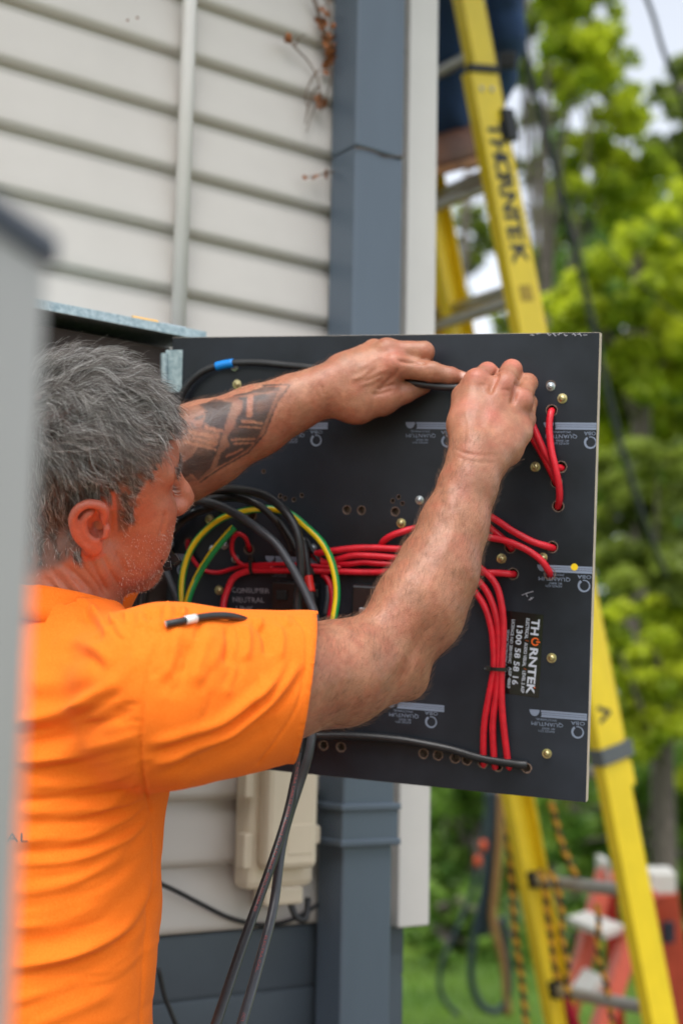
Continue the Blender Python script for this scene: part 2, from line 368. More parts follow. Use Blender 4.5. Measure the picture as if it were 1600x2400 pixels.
# ------------------------------------------------------------------ switchboard panel
def _rot(a, b, c):
    Rz = np.array([[math.cos(a), -math.sin(a), 0], [math.sin(a), math.cos(a), 0], [0, 0, 1]])
    Rx = np.array([[1, 0, 0], [0, math.cos(b), -math.sin(b)], [0, math.sin(b), math.cos(b)]])
    Ry = np.array([[math.cos(c), 0, math.sin(c)], [0, 1, 0], [-math.sin(c), 0, math.cos(c)]])
    return Rz @ Rx @ Ry
_pr = _rot(-.356, .1505, .0619)
PU, PN, PV = _pr[:, 0], -_pr[:, 1], _pr[:, 2]
PO = np.array([0.0355, 1.79, 1.5907]); PW, PH = .5669, .5636
PT = .0075
def pan(x, y, off=0.0): return hit(x, y, PO + PN * off, PN)
def puv(x, y):
    q = pan(x, y) - PO; return q @ PU, q @ PV
def pxy(u, v, off=0.0): return PO + PU * u + PV * v + PN * off

M_panel = mat('black_form_ply', (0.007, 0.0088, 0.0125), .40, col2=(0.026, 0.032, 0.044), vscale=5, detail=7, bump=.10, bscale=160, bdist=.0004, rvar=.10, spec=.34)
M_ply = mat('plywood_edge', srgb(196, 180, 160), .8, var=.15, vscale=60)
M_plyd = mat('drilled_plywood', srgb(122, 102, 90), .85, var=.25, vscale=200)
M_print = mat('printed_grey_ink', srgb(128, 140, 160), .55)
M_chalk = mat('paint_marker', srgb(150, 150, 158), .7, var=.35, vscale=220)
M_brass = mat('yellow_zinc', srgb(200, 186, 138), .28, metal=.85, var=.2, vscale=200)
M_silver = mat('bright_zinc', srgb(190, 196, 200), .28, metal=.85)
M_dark = mat('dark_recess', (0.006, 0.006, 0.006), .8)
M_bplast = mat('black_plastic', (0.012, 0.012, 0.013), .28, bump=.05, bscale=90, bdist=.0005)
panel = empty('switchboard_panel', PO - PV * PH / 2, 'black form-ply switchboard panel swung open on its hinges', 'panel')

holes_small = [(618, 1105), (657, 1163), (668, 1168), (689, 1171), (707, 1161), (920, 1174), (934, 1165), (943, 1180)]
holes_big = [(813, 1195), (847, 1196), (926, 1199), (758, 1747), (799, 1751), (992, 1766), (1026, 1770), (1066, 1777), (1093, 1781), (1131, 1788), (1166, 1796), (1233, 1800), (1290, 903)]
holes_cable = [(1292, 962), (1314, 1094), (1303, 1130), (1307, 1186), (1293, 1282), (1288, 1345), (1201, 1345), (1195, 1283), (735, 1300), (584, 1287), (444, 1272), (590, 1208)]
# board with drilled holes (real recesses)
bm_ = MB().bbox(pxy(0, 0, -PT), (PU, PV, PN), (PW / 2, PH / 2, PT), .0008)
me = bpy.data.meshes.new('board'); rb_ = root_of(panel)
me.from_pydata((np.array(bm_.v) - rb_).tolist(), [], bm_.f)
me.materials.append(M_panel); me.materials.append(M_ply); me.materials.append(M_plyd)
board = bpy.data.objects.new('board', me); COL.objects.link(board); board.parent = panel
bpy.context.view_layer.update()
for pl in me.polygons:
    if abs(Vector(PN) @ pl.normal) < .8: pl.material_index = 1
cut = MB()
for L_, r_, dp_ in ((holes_small, .0026, .010), (holes_big, .0052, .012), (holes_cable, .0064, .0125)):
    for (x, y) in L_:
        c = pan(x, y); cut.tube([c + PN * .003, c - PN * dp_], r_, 14, mi=2)
cme = bpy.data.meshes.new('cut'); cme.from_pydata((np.array(cut.v) - rb_).tolist(), [], cut.f)
for m_ in (M_panel, M_ply, M_plyd): cme.materials.append(m_)
cme.polygons.foreach_set('material_index', [2] * len(cut.f))
cob = bpy.data.objects.new('cut', cme); COL.objects.link(cob); cob.location = panel.location
bmod = board.modifiers.new('b', 'BOOLEAN'); bmod.operation = 'DIFFERENCE'; bmod.object = cob; bmod.solver = 'EXACT'
bpy.context.view_layer.update()
dg = bpy.context.evaluated_depsgraph_get()
nme = bpy.data.meshes.new_from_object(board.evaluated_get(dg)); board.modifiers.clear()
if len(nme.polygons) > 100: board.data = nme
bpy.data.objects.remove(cob)
# chipped pale rims round some of the holes
rim = MB()
def ringp(c, r0, r1, n=18, off=.0005, wob=.25, seed=0):
    q = random.Random(seed); vs = []
    for i in range(n):
        t = 2 * math.pi * i / n; d = PU * math.cos(t) + PV * math.sin(t)
        vs += [c + d * r0 + PN * off, c + d * (r0 + (r1 - r0) * (1 - wob + 2 * wob * q.random())) + PN * off]
    return vs, [(2 * i, 2 * ((i + 1) % n), 2 * ((i + 1) % n) + 1, 2 * i + 1)[::-1] for i in range(n)]
for k, (x, y) in enumerate(holes_small + holes_big + holes_cable):
    r_ = .0026 if k < len(holes_small) else (.0052 if k < len(holes_small) + len(holes_big) else .0064)
    vs, fs = ringp(pan(x, y), r_ * .99, r_ * (1.16 if y < 1700 else 1.3), seed=k)
    MB().add(vs, fs).build('hole_rim', M_plyd, panel)

# screws: one mesh of each finish, shared
def screw_mesh(name, m, r):
    b = MB().lathe((0, 0, 0), PN, [(r * 1.5, 0.0002), (r * 1.5, .0010), (r, .0012), (r * .95, .0024), (r * .7, .0036), (r * .35, .0040), (r * .34, .0026)], 16)
    mm = bpy.data.meshes.new(name); mm.from_pydata(b.v, [], b.f); mm.materials.append(m)
    mm.polygons.foreach_set('use_smooth', [True] * len(b.f)); mm.update()
    try: mm.set_sharp_from_angle(angle=R(40))
    except Exception: pass
    return mm
sm1 = screw_mesh('screw', M_brass, .0040); sm2 = screw_mesh('screw', M_silver, .0036)
for (x, y) in [(1317, 934), (1254, 1094), (940, 1226), (1175, 1309), (1271, 1307), (1292, 1542), (1281, 1766), (556, 901), (514, 1383), (492, 1217)]:
    share('screw', sm1, panel, pan(x, y) - rb_)
for (x, y) in [(983, 1172), (550, 860), (500, 1288), (526, 1278), (552, 1310), (712, 1288), (733, 1284), (1290, 906), (400, 1276), (455, 1203)]:
    share('screw', sm2, panel, pan(x, y) - rb_)

def text_mesh(s, size, xdir, ydir, origin, mats, name, parent, align='LEFT', thick=0.0, space=1.0, xs=1.0, bold=0.0, jitter=0.0):
    cu = bpy.data.curves.new(name, 'FONT'); cu.body = s; cu.size = size; cu.align_x = align; cu.space_character = space
    cu.offset = bold; cu.resolution_u = 2
    to = bpy.data.objects.new(name, cu); COL.objects.link(to); bpy.context.view_layer.update()
    m_ = bpy.data.meshes.new_from_object(to.evaluated_get(bpy.context.evaluated_depsgraph_get()))
    v = np.array([tuple(q.co) for q in m_.vertices]).reshape(-1, 3); f = [tuple(p_.vertices) for p_ in m_.polygons]
    bpy.data.objects.remove(to); bpy.data.meshes.remove(m_)
    xdir, ydir = np.asarray(xdir), np.asarray(ydir)
    if jitter:
        v[:, 1] += jitter * np.sin(v[:, 0] * 380) ; v[:, 0] += jitter * np.sin(v[:, 1] * 510 + v[:, 0] * 130)
    w = np.asarray(origin) + np.outer(v[:, 0] * xs, xdir) + np.outer(v[:, 1], ydir)
    return link_mesh(name, w, f, mats, parent)

# repeated factory print, upside down: bar, company lettering, ring mark
def factory_print(xl, xr, yb, xring, yring, xtext):
    """bar from xl to xr at yb; ring at (xring, yring)"""
    u0, v0 = puv(xl, yb); u1, _ = puv(xr, yb); ur, vr = puv(xring, yring); ut, _ = puv(xtext, yb)
    u1 = min(u1, PW / 2 - .0006)
    b = MB(); hh = .0042
    for (a, c) in ((-hh, -hh * .28), (-hh * .18, hh * .30), (hh * .40, hh)):
        b.add([pxy(u0 + .014, v0 + a, .0004), pxy(u1, v0 + a, .0004), pxy(u1, v0 + c, .0004), pxy(u0 + .014 + (.0015 if a < 0 else 0), v0 + c, .0004)], [(0, 1, 2, 3)])
    n = 12; pts = [pxy(u0 + .0062 + .0062 * math.cos(math.pi + math.pi * i / n), v0 + hh + 1.9 * hh * math.sin(math.pi + math.pi * i / n), .0004) for i in range(n + 1)]
    b.add(pts, [tuple(range(n + 1))])
    b.build('printed_bar', M_print, panel)
    rg = MB(); n = 30; r0 = .0066; vs = []
    for i in range(n + 1):
        t = R(125) + 2 * math.pi * .95 * i / n; w = .0026 * (1 - .72 * i / n) + .0003
        if ur + r0 * math.cos(t) > PW / 2 - .002: pass
        d = (math.cos(t), math.sin(t)); 
        for rr in (r0 - w / 2, r0 + w / 2): vs.append(pxy(min(ur + rr * d[0], PW / 2 - .0007), vr + rr * d[1], .0004))
    rg.add(vs, [(2 * i, 2 * i + 1, 2 * i + 3, 2 * i + 2) for i in range(n)]); rg.build('printed_ring', M_print, panel)
    if ur + .008 < PW / 2: text_mesh('OBA', .0062, -PU, -PV, pxy(ur, vr + .0128, .0004), M_print, 'printed_lettering', panel, 'CENTER', xs=1.35)
    else: text_mesh('OBA', .0062, -PU, -PV, pxy(ur - .001, vr + .0128, .0004), M_print, 'printed_lettering', panel, 'CENTER', xs=1.1)
    text_mesh('QUANTUM', .0066, -PU, -PV, pxy(ut, v0 - .0165 + .0062, .0004), M_print, 'printed_lettering', panel, 'LEFT', xs=1.18)
    text_mesh('SMOOTHPANEL', .0036, -PU, -PV, pxy(ut - .008, v0 - .0105 + .0046, .0004), M_print, 'printed_lettering', panel, 'LEFT', xs=1.0)
    text_mesh('AS/NZS 2271\nIBC 80003', .0034, -PU, -PV, pxy(ut - .010, v0 - .0200, .0004), M_print, 'printed_lettering', panel, 'LEFT', xs=1.1)
for a in [(650, 768, 997, 741, 1032, 715), (950, 1075, 997, 1048, 1034, 1022), (1273, 1402, 998, 1383, 1037, 1353),
          (622, 745, 1310, 715, 1348, 690), (1258, 1395, 1331, 1368, 1373, 1337), (905, 1041, 1650, 1010, 1692, 982), (1240, 1375, 1670, 1353, 1716, 1320), (300, 440, 1300, 428, 1336, 400)]:
    factory_print(*a)
# handwriting
uu, vv = puv(550, 1390)
for i, (s, x, y, xs_) in enumerate((('CONSUMER', 543, 1389, 1.05), ('NEUTRAL', 545, 1411, 1.1), ('LINK.', 553, 1432, 1.25))):
    text_mesh(s, .0095, unit(PU + PV * .035), unit(PV - PU * .12), pan(x, y, .0004), M_chalk, 'handwriting', panel, jitter=.00035, xs=xs_)
for pts in ([(1228, 894), (1236, 890), (1250, 886)], [(1232, 897), (1234, 903)], [(1246, 898), (1240, 902)]):
    pass
sc_ = MB()
for pts in ([(1222, 1395), (1232, 1391), (1249, 1386)], [(1232, 1392), (1235, 1399)], [(1238, 1406), (1244, 1404), (1249, 1400)], [(1244, 1400), (1241, 1407)]):
    sc_.tube([pan(x, y, .0003) for x, y in pts], .0006, 5)
sc_.build('handwriting', M_chalk, panel)
_rs = random.Random(21)
for x in (1242, 1256, 1282, 1294, 1306, 1320, 1340, 1352, 1366):
    MB().tube([pan(x + i * 3 + _rs.uniform(-1, 1), 785 + _rs.uniform(-4, 3), .0003) for i in range(4)], .0006, 5, smooth=3).build('scribble', M_chalk, panel)
# yellow dot
M_ydot = mat('yellow_dot', srgb(244, 206, 20), .5)
MB().add([pan(1345, 1329, .0007) + .0043 * (PU * math.cos(t) + PV * math.sin(t)) for t in np.linspace(0, 2 * math.pi, 20, endpoint=False)], [tuple(range(20))]).build('yellow_dot', M_ydot, panel)
# licence sticker
M_stk = mat('sticker_black', (0.010, 0.0085, 0.0085), .22, coat=.3); M_stw = mat('sticker_white', srgb(200, 206, 218), .4); M_sto = mat('sticker_orange', srgb(240, 104, 34), .4)
u1, v1 = puv(1273, 1441); u0_, v0_ = puv(1262, 1636); uL = u1 - .060
sax, say = unit(-PV * .997 - PU * .06), unit(PU * .997 - PV * .06)
stk = MB().add([pxy(uL, v1 + .0035, .0004), pxy(u1, v1, .0004), pxy(u0_, v0_, .0004), pxy(uL - (u1 - u0_), v0_ + .0035, .0004)], [(0, 3, 2, 1)]).build('sticker', M_stk, panel)
def stext(s, x, y, size, L, m_=M_stw, bold=0.0):
    """s written down the panel from pixel (x, y), stretched to the length between y and L"""
    o = text_mesh(s, size, sax, say, (0, 0, 0), m_, 'lettering', stk, bold=bold)
    v = np.array([tuple(q.co) for q in o.data.vertices]) + root_of(stk); t = v @ sax
    want = np.linalg.norm(pan(x, L) - pan(x, y)); k = want / (t.max() - t.min())
    v2 = v + np.outer((t - t.min()) * k - t, sax) + pan(x, y, .0008) - 0
    o.data.vertices.foreach_set('co', (v2 - root_of(stk)).ravel()); o.data.update(); return o
stext('TH', 1246, 1450, .0135, 1488, bold=.0004); stext('RNTEK', 1242, 1518, .0135, 1627, bold=.0004)
c_ = pan(1253.5, 1504, .0008); vs = []; n = 24
for i in range(n + 1):
    t = R(32) + R(296) * i / n; d = say * math.cos(t) + sax * math.sin(t)
    vs += [c_ + d * .0034, c_ + d * .0050]
pw = MB().add(vs, [(2 * i, 2 * i + 1, 2 * i + 3, 2 * i + 2) for i in range(n)])
pw.add([c_ + say * .0010 - sax * .0008, c_ + say * .0060 - sax * .0008, c_ + say * .0060 + sax * .0008, c_ + say * .0010 + sax * .0008], [(3, 2, 1, 0)])
pw.build('power_symbol', M_sto, stk)
kd = pan(1251, 1609.5, .0010); MB().add([kd, kd + sax * .0022, kd + say * .002 + sax * .0011], [(0, 1, 2)]).build('orange_tick', M_sto, stk)
stext('ELECTRICAL', 1233, 1449, .0056, 1497, bold=.0001); stext('AUDIO VISUAL', 1228.5, 1506, .0056, 1562, bold=.0001); stext('LEVEL 2 ASP', 1224, 1572, .0056, 1624, bold=.0001)
stext('/', 1231, 1500, .0056, 1502.5, M_sto); stext('/', 1226, 1566, .0056, 1568.5, M_sto)
stext('1300 58 58 16', 1211, 1466, .0100, 1605, bold=.0002)
stext('LICENCE NO 286101HC', 1199, 1452, .0052, 1555, bold=.0001); stext('ASP 4869', 1192, 1563, .0052, 1613, bold=.0001)
stext('WWW.THORNTEK.COM.AU', 1187, 1475, .0048, 1590)
# neutral link, second link block, hinge plate on the panel
lk = MB().bbox(pan(693, 1408, .010), (PU, PV, PN), (.030, .024, .010), .002).build('neutral_link', M_bplast, panel)
MB().bbox(pan(660, 1395, .0215), (PU, PV, PN), (.007, .006, .0016), .001).build('link_stud', M_dark, lk)
MB().bbox(pan(725, 1390, .0215), (PU, PV, PN), (.012, .005, .0012), .0008).build('link_label', M_dark, lk)
lk2 = MB().bbox(pan(868, 1412, .012), (PU, PV, PN), (.022, .022, .012), .003).build('link_block', M_bplast, panel)
MB().bbox(pan(850, 1432, .0245), (PU, PV, PN), (.005, .004, .001), .0008).build('link_stud', M_silver, lk2)
MB().bbox(pan(408, 870, .0012), (PU, PV, PN), (.0125, .028, .0012), .0006).tube([pan(385, 828, .004), pan(385, 915, .004)], .005, 10).build('hinge', M_galv, panel)
MB().bbox(pan(400, 1650, .0012), (PU, PV, PN), (.0125, .028, .0012), .0006).build('hinge', M_galv, panel)

# ------------------------------------------------------------------ cables on and in front of the panel
M_red = mat('red_cable', srgb(214, 28, 46), .42, var=.14, vscale=90, bump=.05, bscale=300, bdist=.0003)
M_redd = mat('deep_red_cable', srgb(196, 8, 34), .38, var=.06, vscale=40)
M_kbl = mat('black_cable', (0.020, 0.021, 0.023), .36, var=.25, vscale=50, bump=.04, bscale=200, bdist=.0003)
M_gkb = mat('grey_black_cable', (0.050, 0.054, 0.062), .36, var=.15, vscale=40)
M_tie = mat('cable_tie_nylon', (0.022, 0.021, 0.021), .24)
M_blue = mat('blue_tape', srgb(10, 130, 214), .35); M_wtape = mat('white_tape', srgb(232, 232, 228), .4); M_rtape = mat('red_tape', srgb(214, 40, 34), .4)
M_copper = mat('copper_strand', srgb(214, 140, 96), .3, metal=.9)
def cable(name, pts, r, m, label, cat='cable', group=None, n=12, sm=8, parent=None):
    """pts: (x, y, height above the panel)"""
    w = [pan(x, y, o) for (x, y, o) in pts]
    o = MB().tube(w, r, n, smooth=sm).build(name, m, parent, True)
    if parent is None: tag(o, label, cat, group)
    return o
RR = .0042
cable('red_cable', [(521, 1445, .026), (524, 1415, .022), (530, 1391, .018), (546, 1356, .014), (571, 1341, .012), (603, 1336, .010), (677, 1337, .010), (775, 1338, .010), (858, 1341, .010), (930, 1338, .012), (1040, 1330, .012)], RR * 1.02, M_red, 'thick red cable bending up from the neutral link and running right under the cable tie')
cable('red_wire', [(441, 1268, -.002), (440, 1280, .006), (449, 1305, .007), (472, 1333, .006), (508, 1342, .006), (546, 1333, .006), (580, 1325, .012), (667, 1322, .014), (730, 1326, .012), (800, 1330, .012)], .0028, M_redd, 'thin red wire dipping behind the green and yellow cables at left')
cable('red_wire', [(586, 1290, -.003), (583, 1280, .006), (575, 1260, .013), (559, 1251, .017), (546, 1264, .016), (544, 1292, .014), (559, 1317, .012), (584, 1328, .012), (640, 1330, .013)], .0028, M_redd, 'thin red wire looped into a hook beside the cut green and yellow cable')
cable('red_cable', [(735, 1300, -.002), (742, 1297, .010), (779, 1291, .015), (830, 1285, .016), (880, 1284, .016), (940, 1287, .016), (1050, 1290, .014)], RR, M_red, 'topmost red cable of the bundle entering behind the right forearm')
cable('red_cable', [(738, 1304, .006), (760, 1318, .008), (785, 1312, .010), (826, 1302, .015), (880, 1303, .015), (940, 1307, .014), (1050, 1305, .012)], RR, M_red, 'second red cable from the top of the bundle behind the right forearm')
cable('red_cable', [(770, 1318, .006), (810, 1322, .012), (850, 1318, .013), (890, 1321, .014), (950, 1322, .012), (1050, 1318, .012)], RR * .9, M_redd, 'third red cable down in the bundle behind the right forearm')
cable('red_cable', [(893, 1276, .004), (900, 1267, .014), (916, 1256, .018), (940, 1247, .018), (975, 1238, .014), (1060, 1230, .012)], RR, M_red, 'red cable curving up out of the bundle towards the inside of the forearm')
cable('red_cable', [(756, 1346, .006), (766, 1355, .008), (775, 1375, .010), (779, 1407, .012), (772, 1450, .014)], .0040, M_redd, 'dark red cable hanging inside the green and yellow loop')
cable('red_cable', [(1085, 1180, .012), (1154, 1214, .014), (1198, 1243, .014), (1244, 1268, .012), (1280, 1280, .006), (1300, 1286, -.006)], RR, M_red, 'red cable sloping right into the hole below the empty middle of the panel')
cable('red_cable', [(1085, 1240, .012), (1145, 1259, .016), (1183, 1267, .016), (1229, 1286, .015), (1264, 1310, .012), (1283, 1335, .006), (1290, 1350, -.006)], RR, M_red, 'red cable arching down into the hole on the printed bar near the yellow dot')
cable('red_cable', [(1090, 1185, .010), (1147, 1236, .010), (1175, 1260, .008), (1195, 1280, .002), (1200, 1288, -.006)], RR, M_redd, 'red cable passing underneath the arching red cable right of the forearm')
cable('red_cable', [(1080, 1338, .010), (1137, 1342, .010), (1168, 1343, .009), (1192, 1345, .005), (1206, 1346, -.006)], RR, M_red, 'short level red cable ending in a hole right of the forearm')
V1 = [(1060, 1290, .012), (1128, 1334, .014), (1160, 1368, .015), (1174, 1414, .015), (1179, 1468, .014), (1176, 1544, .013), (1174, 1602, .013), (1177, 1678, .011), (1189, 1782, .004), (1194, 1800, -.003)]
V2 = [(1055, 1300, .012), (1118, 1359, .013), (1145, 1395, .014), (1162, 1445, .014), (1168, 1498, .012), (1167, 1563, .012), (1163, 1621, .012), (1154, 1697, .010), (1157, 1776, .004), (1160, 1800, -.003)]
V3 = [(1050, 1310, .012), (1112, 1386, .012), (1137, 1426, .013), (1151, 1475, .013), (1156, 1525, .012), (1156, 1567, .012), (1147, 1621, .012), (1134, 1697, .010), (1132, 1772, .004), (1133, 1795, -.003)]
cable('red_cable', V1, RR, M_red, 'right-hand one of three red cables tied together beside the sticker')
cable('red_cable', V2, RR, M_red, 'middle one of three red cables tied together beside the sticker')
cable('red_cable', V3, RR, M_red, 'left-hand one of three red cables tied together beside the sticker')
cable('red_cable', [(1293, 962, -.006), (1290, 968, .006), (1286, 999, .012), (1290, 1048, .015), (1300, 1094, .016), (1309, 1140, .012), (1310, 1170, .006), (1306, 1190, -.006)], RR, M_red, 'red cable bowed between two holes near the upper right edge of the panel')
cable('red_cable', [(1215, 940, .012), (1246, 995, .012), (1263, 1033, .012), (1279, 1066, .010), (1297, 1092, .005), (1318, 1098, -.006)], RR, M_red, 'red cable running down from behind the right hand into the upper hole')
cable('red_cable', [(1215, 975, .008), (1244, 1022, .008), (1267, 1060, .007), (1288, 1100, .005), (1300, 1126, .0), (1305, 1136, -.006)], RR, M_redd, 'red cable underneath its twin below the right hand near the panel edge')
# cable ties round the bundles
def tie(x0, y0, x1, y1, off, label, w=.0022, tall=.007, head=1):
    a, b = pan(x0, y0, off), pan(x1, y1, off); d = unit(b - a); n_ = np.cross(d, PN); L = np.linalg.norm(b - a)
    q = MB(); k = 22; vs = []
    c = (a + b) / 2
    for i in range(k):
        t = 2 * math.pi * i / k; cc = c + d * (L / 2) * math.cos(t) + PN * tall * math.sin(t)
        co = d * math.cos(t) + PN * math.sin(t)
        vs += [cc - n_ * w, cc + n_ * w, cc + n_ * w + co * .0012, cc - n_ * w + co * .0012]
    fs = []
    for i in range(k):
        j = (i + 1) % k
        for e in range(4): fs.append((4 * i + e, 4 * i + (e + 1) % 4, 4 * j + (e + 1) % 4, 4 * j + e))
    q.add(vs, fs)
    q.bbox(a + PN * .003 - d * .001 if head else b, (d, n_, PN), (.003, .0034, .0032), .0006)
    q.tube([a - d * .002 + PN * .004, a - d * .006 + PN * .008], .0012, 5)
    return tag(q.build('cable_tie', M_tie, None), label, 'cable tie')
tie(1147, 1566, 1187, 1568, .0125, 'black cable tie round the three red cables beside the sticker')
tie(591, 1311, 592, 1345, .0115, 'black cable tie on the red cables above the neutral link lettering', tall=.0062)

BR = .0050
cable('black_cable', [(640, 1700, .03), (720, 1722, .014), (790, 1724, .008), (850, 1726, .007), (900, 1730, .0068), (957, 1737, .0068), (1053, 1756, .0068), (1130, 1778, .0068), (1206, 1790, .0068), (1234, 1792, .004)], BR, M_kbl, 'black cable lying along the row of holes at the bottom of the panel')
tc_ = empty('black_cable', pan(470, 880, .01), 'black cable with blue tape running across the top of the panel into both hands', 'cable')
top_pts = [(415, 960, .012), (429, 920, .012), (448, 893, .012), (477, 870, .012), (512, 857, .012), (544, 851, .012), (604, 850, .014), (672, 856, .018), (741, 863, .024), (850, 876, .03), (960, 896, .034), (1040, 907, .036), (1100, 908, .036), (1130, 905, .03)]
MB().tube([pan(*p) for p in top_pts], .0047, 12, smooth=8).build('sheath', M_kbl, tc_, True)
MB().tube([pan(507, 859, .012), pan(526, 854.5, .012), pan(547, 851, .012)], .0058, 14, smooth=5).build('tape_band', M_blue, tc_, True)
# loops that run from the panel down behind the arm and out of the picture
def cable3(name, pts, r, m, label, n=12, sm=8, parent=None):
    w = [P(*p) if len(p) == 3 else pan(p[0], p[1], p[2]) for p in pts]
    o = MB().tube(w, r, n, smooth=sm).build(name, m, parent, True)
    return tag(o, label, 'cable') if parent is None else o
def pd(x, y, off):  # depth of a point off the panel, as a (x, y, depth) triple
    return (x, y, float(proj(pan(x, y, off))[2]))
K1 = [pd(340, 1290, .01), pd(365, 1240, .02), pd(396, 1205, .035), pd(421, 1184, .045), pd(453, 1173, .05), pd(501, 1181, .055), pd(555, 1206, .06), pd(603, 1238, .062), pd(645, 1273, .064), pd(677, 1318, .066), pd(702, 1362, .068), pd(724, 1407, .07), pd(738, 1450, .075), (745, 1560, 1.72), (735, 1680, 1.71), (725, 1760, 1.70), (703, 1834, 1.70), (677, 1914, 1.69), (659, 1990, 1.67), (641, 2124, 1.63), (613, 2236, 1.58), (566, 2400, 1.50), (500, 2620, 1.42)]
K2 = [pd(330, 1330, .01), pd(360, 1250, .012), pd(400, 1200, .015), pd(440, 1168, .02), pd(476, 1156, .026), pd(523, 1147, .032), pd(571, 1149, .038), pd(619, 1161, .044), pd(657, 1187, .05), pd(683, 1219, .054), pd(699, 1257, .056), pd(705, 1311, .056), pd(703, 1359, .056), pd(697, 1407, .056), pd(700, 1460, .06), (712, 1560, 1.74), (710, 1680, 1.72), (704, 1758, 1.71), (690, 1834, 1.70), (672, 1914, 1.68), (641, 2012, 1.64), (601, 2124, 1.60), (561, 2236, 1.54), (506, 2400, 1.46), (430, 2620, 1.38)]
cable3('black_cable', K1, .0056, M_gkb, 'grey-black front cable looping down behind the arm, right one of the hanging pair')
cable3('black_cable', K2, .0056, M_kbl, 'black outer cable looping down behind the arm, left one of the hanging pair')
# faint red lettering printed along the two hanging cables
M_cprint = mat('cable_print', srgb(150, 70, 70), .6)
def along(ptsA, s, y0, y1, size, off):
    i0 = [p for p in ptsA if y0 - 140 < p[1] < y1 + 140 and p[1] > 1750]
    crv = catmull([P(*p) for p in i0], 16); pr = [proj(q) for q in crv]
    x0 = np.interp(y0, [q[1] for q in pr], [q[0] for q in pr]); x1 = np.interp(y1, [q[1] for q in pr], [q[0] for q in pr])
    d0 = np.interp(y0, [q[1] for q in pr], [q[2] for q in pr]); d1 = np.interp(y1, [q[1] for q in pr], [q[2] for q in pr])
    A, B = P(x0, y0, d0), P(x1, y1, d1); xd = unit(B - A); view = unit(CAM - A); yd = unit(np.cross(view, xd)); zd = np.cross(xd, yd)
    cu = text_mesh(s, size, xd, yd, (0, 0, 0), M_cprint, 'printed_lettering', None)
    v = np.array([tuple(q.co) for q in cu.data.vertices]); t = v @ xd; k = np.linalg.norm(B - A) / (t.max() - t.min()); h = v @ yd - size * .35
    tt = (t - t.min()) * k / np.linalg.norm(B - A)
    ys = y0 + (y1 - y0) * tt
    cx = np.interp(ys, [q[1] for q in pr], [q[0] for q in pr]); cdp = np.interp(ys, [q[1] for q in pr], [q[2] for q in pr])
    base = np.array([P(a, b, c) for a, b, c in zip(cx, ys, cdp)])
    w = base + np.outer(h, yd) + np.outer(np.sqrt(np.maximum(off ** 2 - h ** 2, 1e-8)), zd)
    cu.data.vertices.foreach_set('co', w.ravel()); cu.data.update(); return cu
_kobs = [o for o in COL.objects if o.name.startswith('black_cable') and o.type == 'MESH' and 'pair' in o.get('label', '')]
for (pts, s, y0, y1, ob) in ((K2, 'ELECTRA CABLES 2023 16mm2 CU  UV 90HS  GMO-501684-E0', 1790, 2140, _kobs[1]), (K1, 'ELECTRA CABLES 2023  X-90 ELECTRA', 2200, 2420, _kobs[0])):
    o = along(pts, s, y0, y1, .0042, .0060); o.parent = ob
cable('black_cable', [(470, 1200, .008), (508, 1172, .014), (571, 1171, .018), (616, 1190, .020), (651, 1216, .022), (683, 1263, .022), (700, 1300, .020), (722, 1330, .016), (735, 1345, .010)], .0042, M_kbl, 'inner black cable curving underneath the two larger loops')
rt = empty('black_cable', pan(720, 1340, .02), 'short black cable with red tape hanging beside the neutral link', 'cable')
MB().tube([pan(700, 1262, .004), pan(712, 1268, .016), pan(718, 1310, .024), pan(723, 1352, .026), pan(729, 1392, .03), pan(737, 1440, .034), pan(745, 1500, .04)], .0046, 12, smooth=8).build('sheath', M_kbl, rt, True)
MB().tube([pan(722, 1350, .026), pan(725, 1370, .028), pan(729, 1388, .030)], .0057, 14, smooth=5).build('tape_band', M_rtape, rt, True)
cable('black_cable', [(708, 1262, .004), (720, 1268, .008), (732, 1290, .010), (745, 1310, .010), (760, 1326, .006)], .003, M_kbl, 'small black cable squeezed behind the red bundle and the earth cable')
cable('black_cable', [(335, 1420, .012), (350, 1330, .016), (372, 1262, .02), (405, 1212, .024), (450, 1182, .028), (505, 1166, .03), (560, 1168, .03), (605, 1184, .028), (640, 1212, .024), (668, 1250, .016), (684, 1290, .008)], .0050, M_kbl, 'black cable tucked just under the outermost loop beside the face')
cable('black_cable', [(325, 1450, .010), (345, 1370, .012), (375, 1300, .014), (410, 1240, .014), (455, 1205, .012), (500, 1190, .008), (530, 1188, .003)], .0050, M_kbl, 'black cable rising beside the face and ending behind the earth cable')
cable('black_cable', [(310, 1460, .03), (322, 1390, .035), (350, 1310, .04), (390, 1235, .04), (430, 1192, .036), (480, 1166, .03), (540, 1157, .02), (590, 1162, .010)], .0052, M_kbl, 'black cable hugging the front of the loops from the chin upwards')
cable('grey_cable', [(383, 1318, .05), (399, 1362, .055), (418, 1407, .06), (433, 1440, .065), (450, 1500, .07)], .0040, M_gkb, 'straight grey cable left of the green and yellow cables')
cable('grey_cable', [(768, 1372, .01), (768, 1400, .012), (762, 1440, .014)], .0032, M_gkb, 'short grey cable beside the dark red cable')
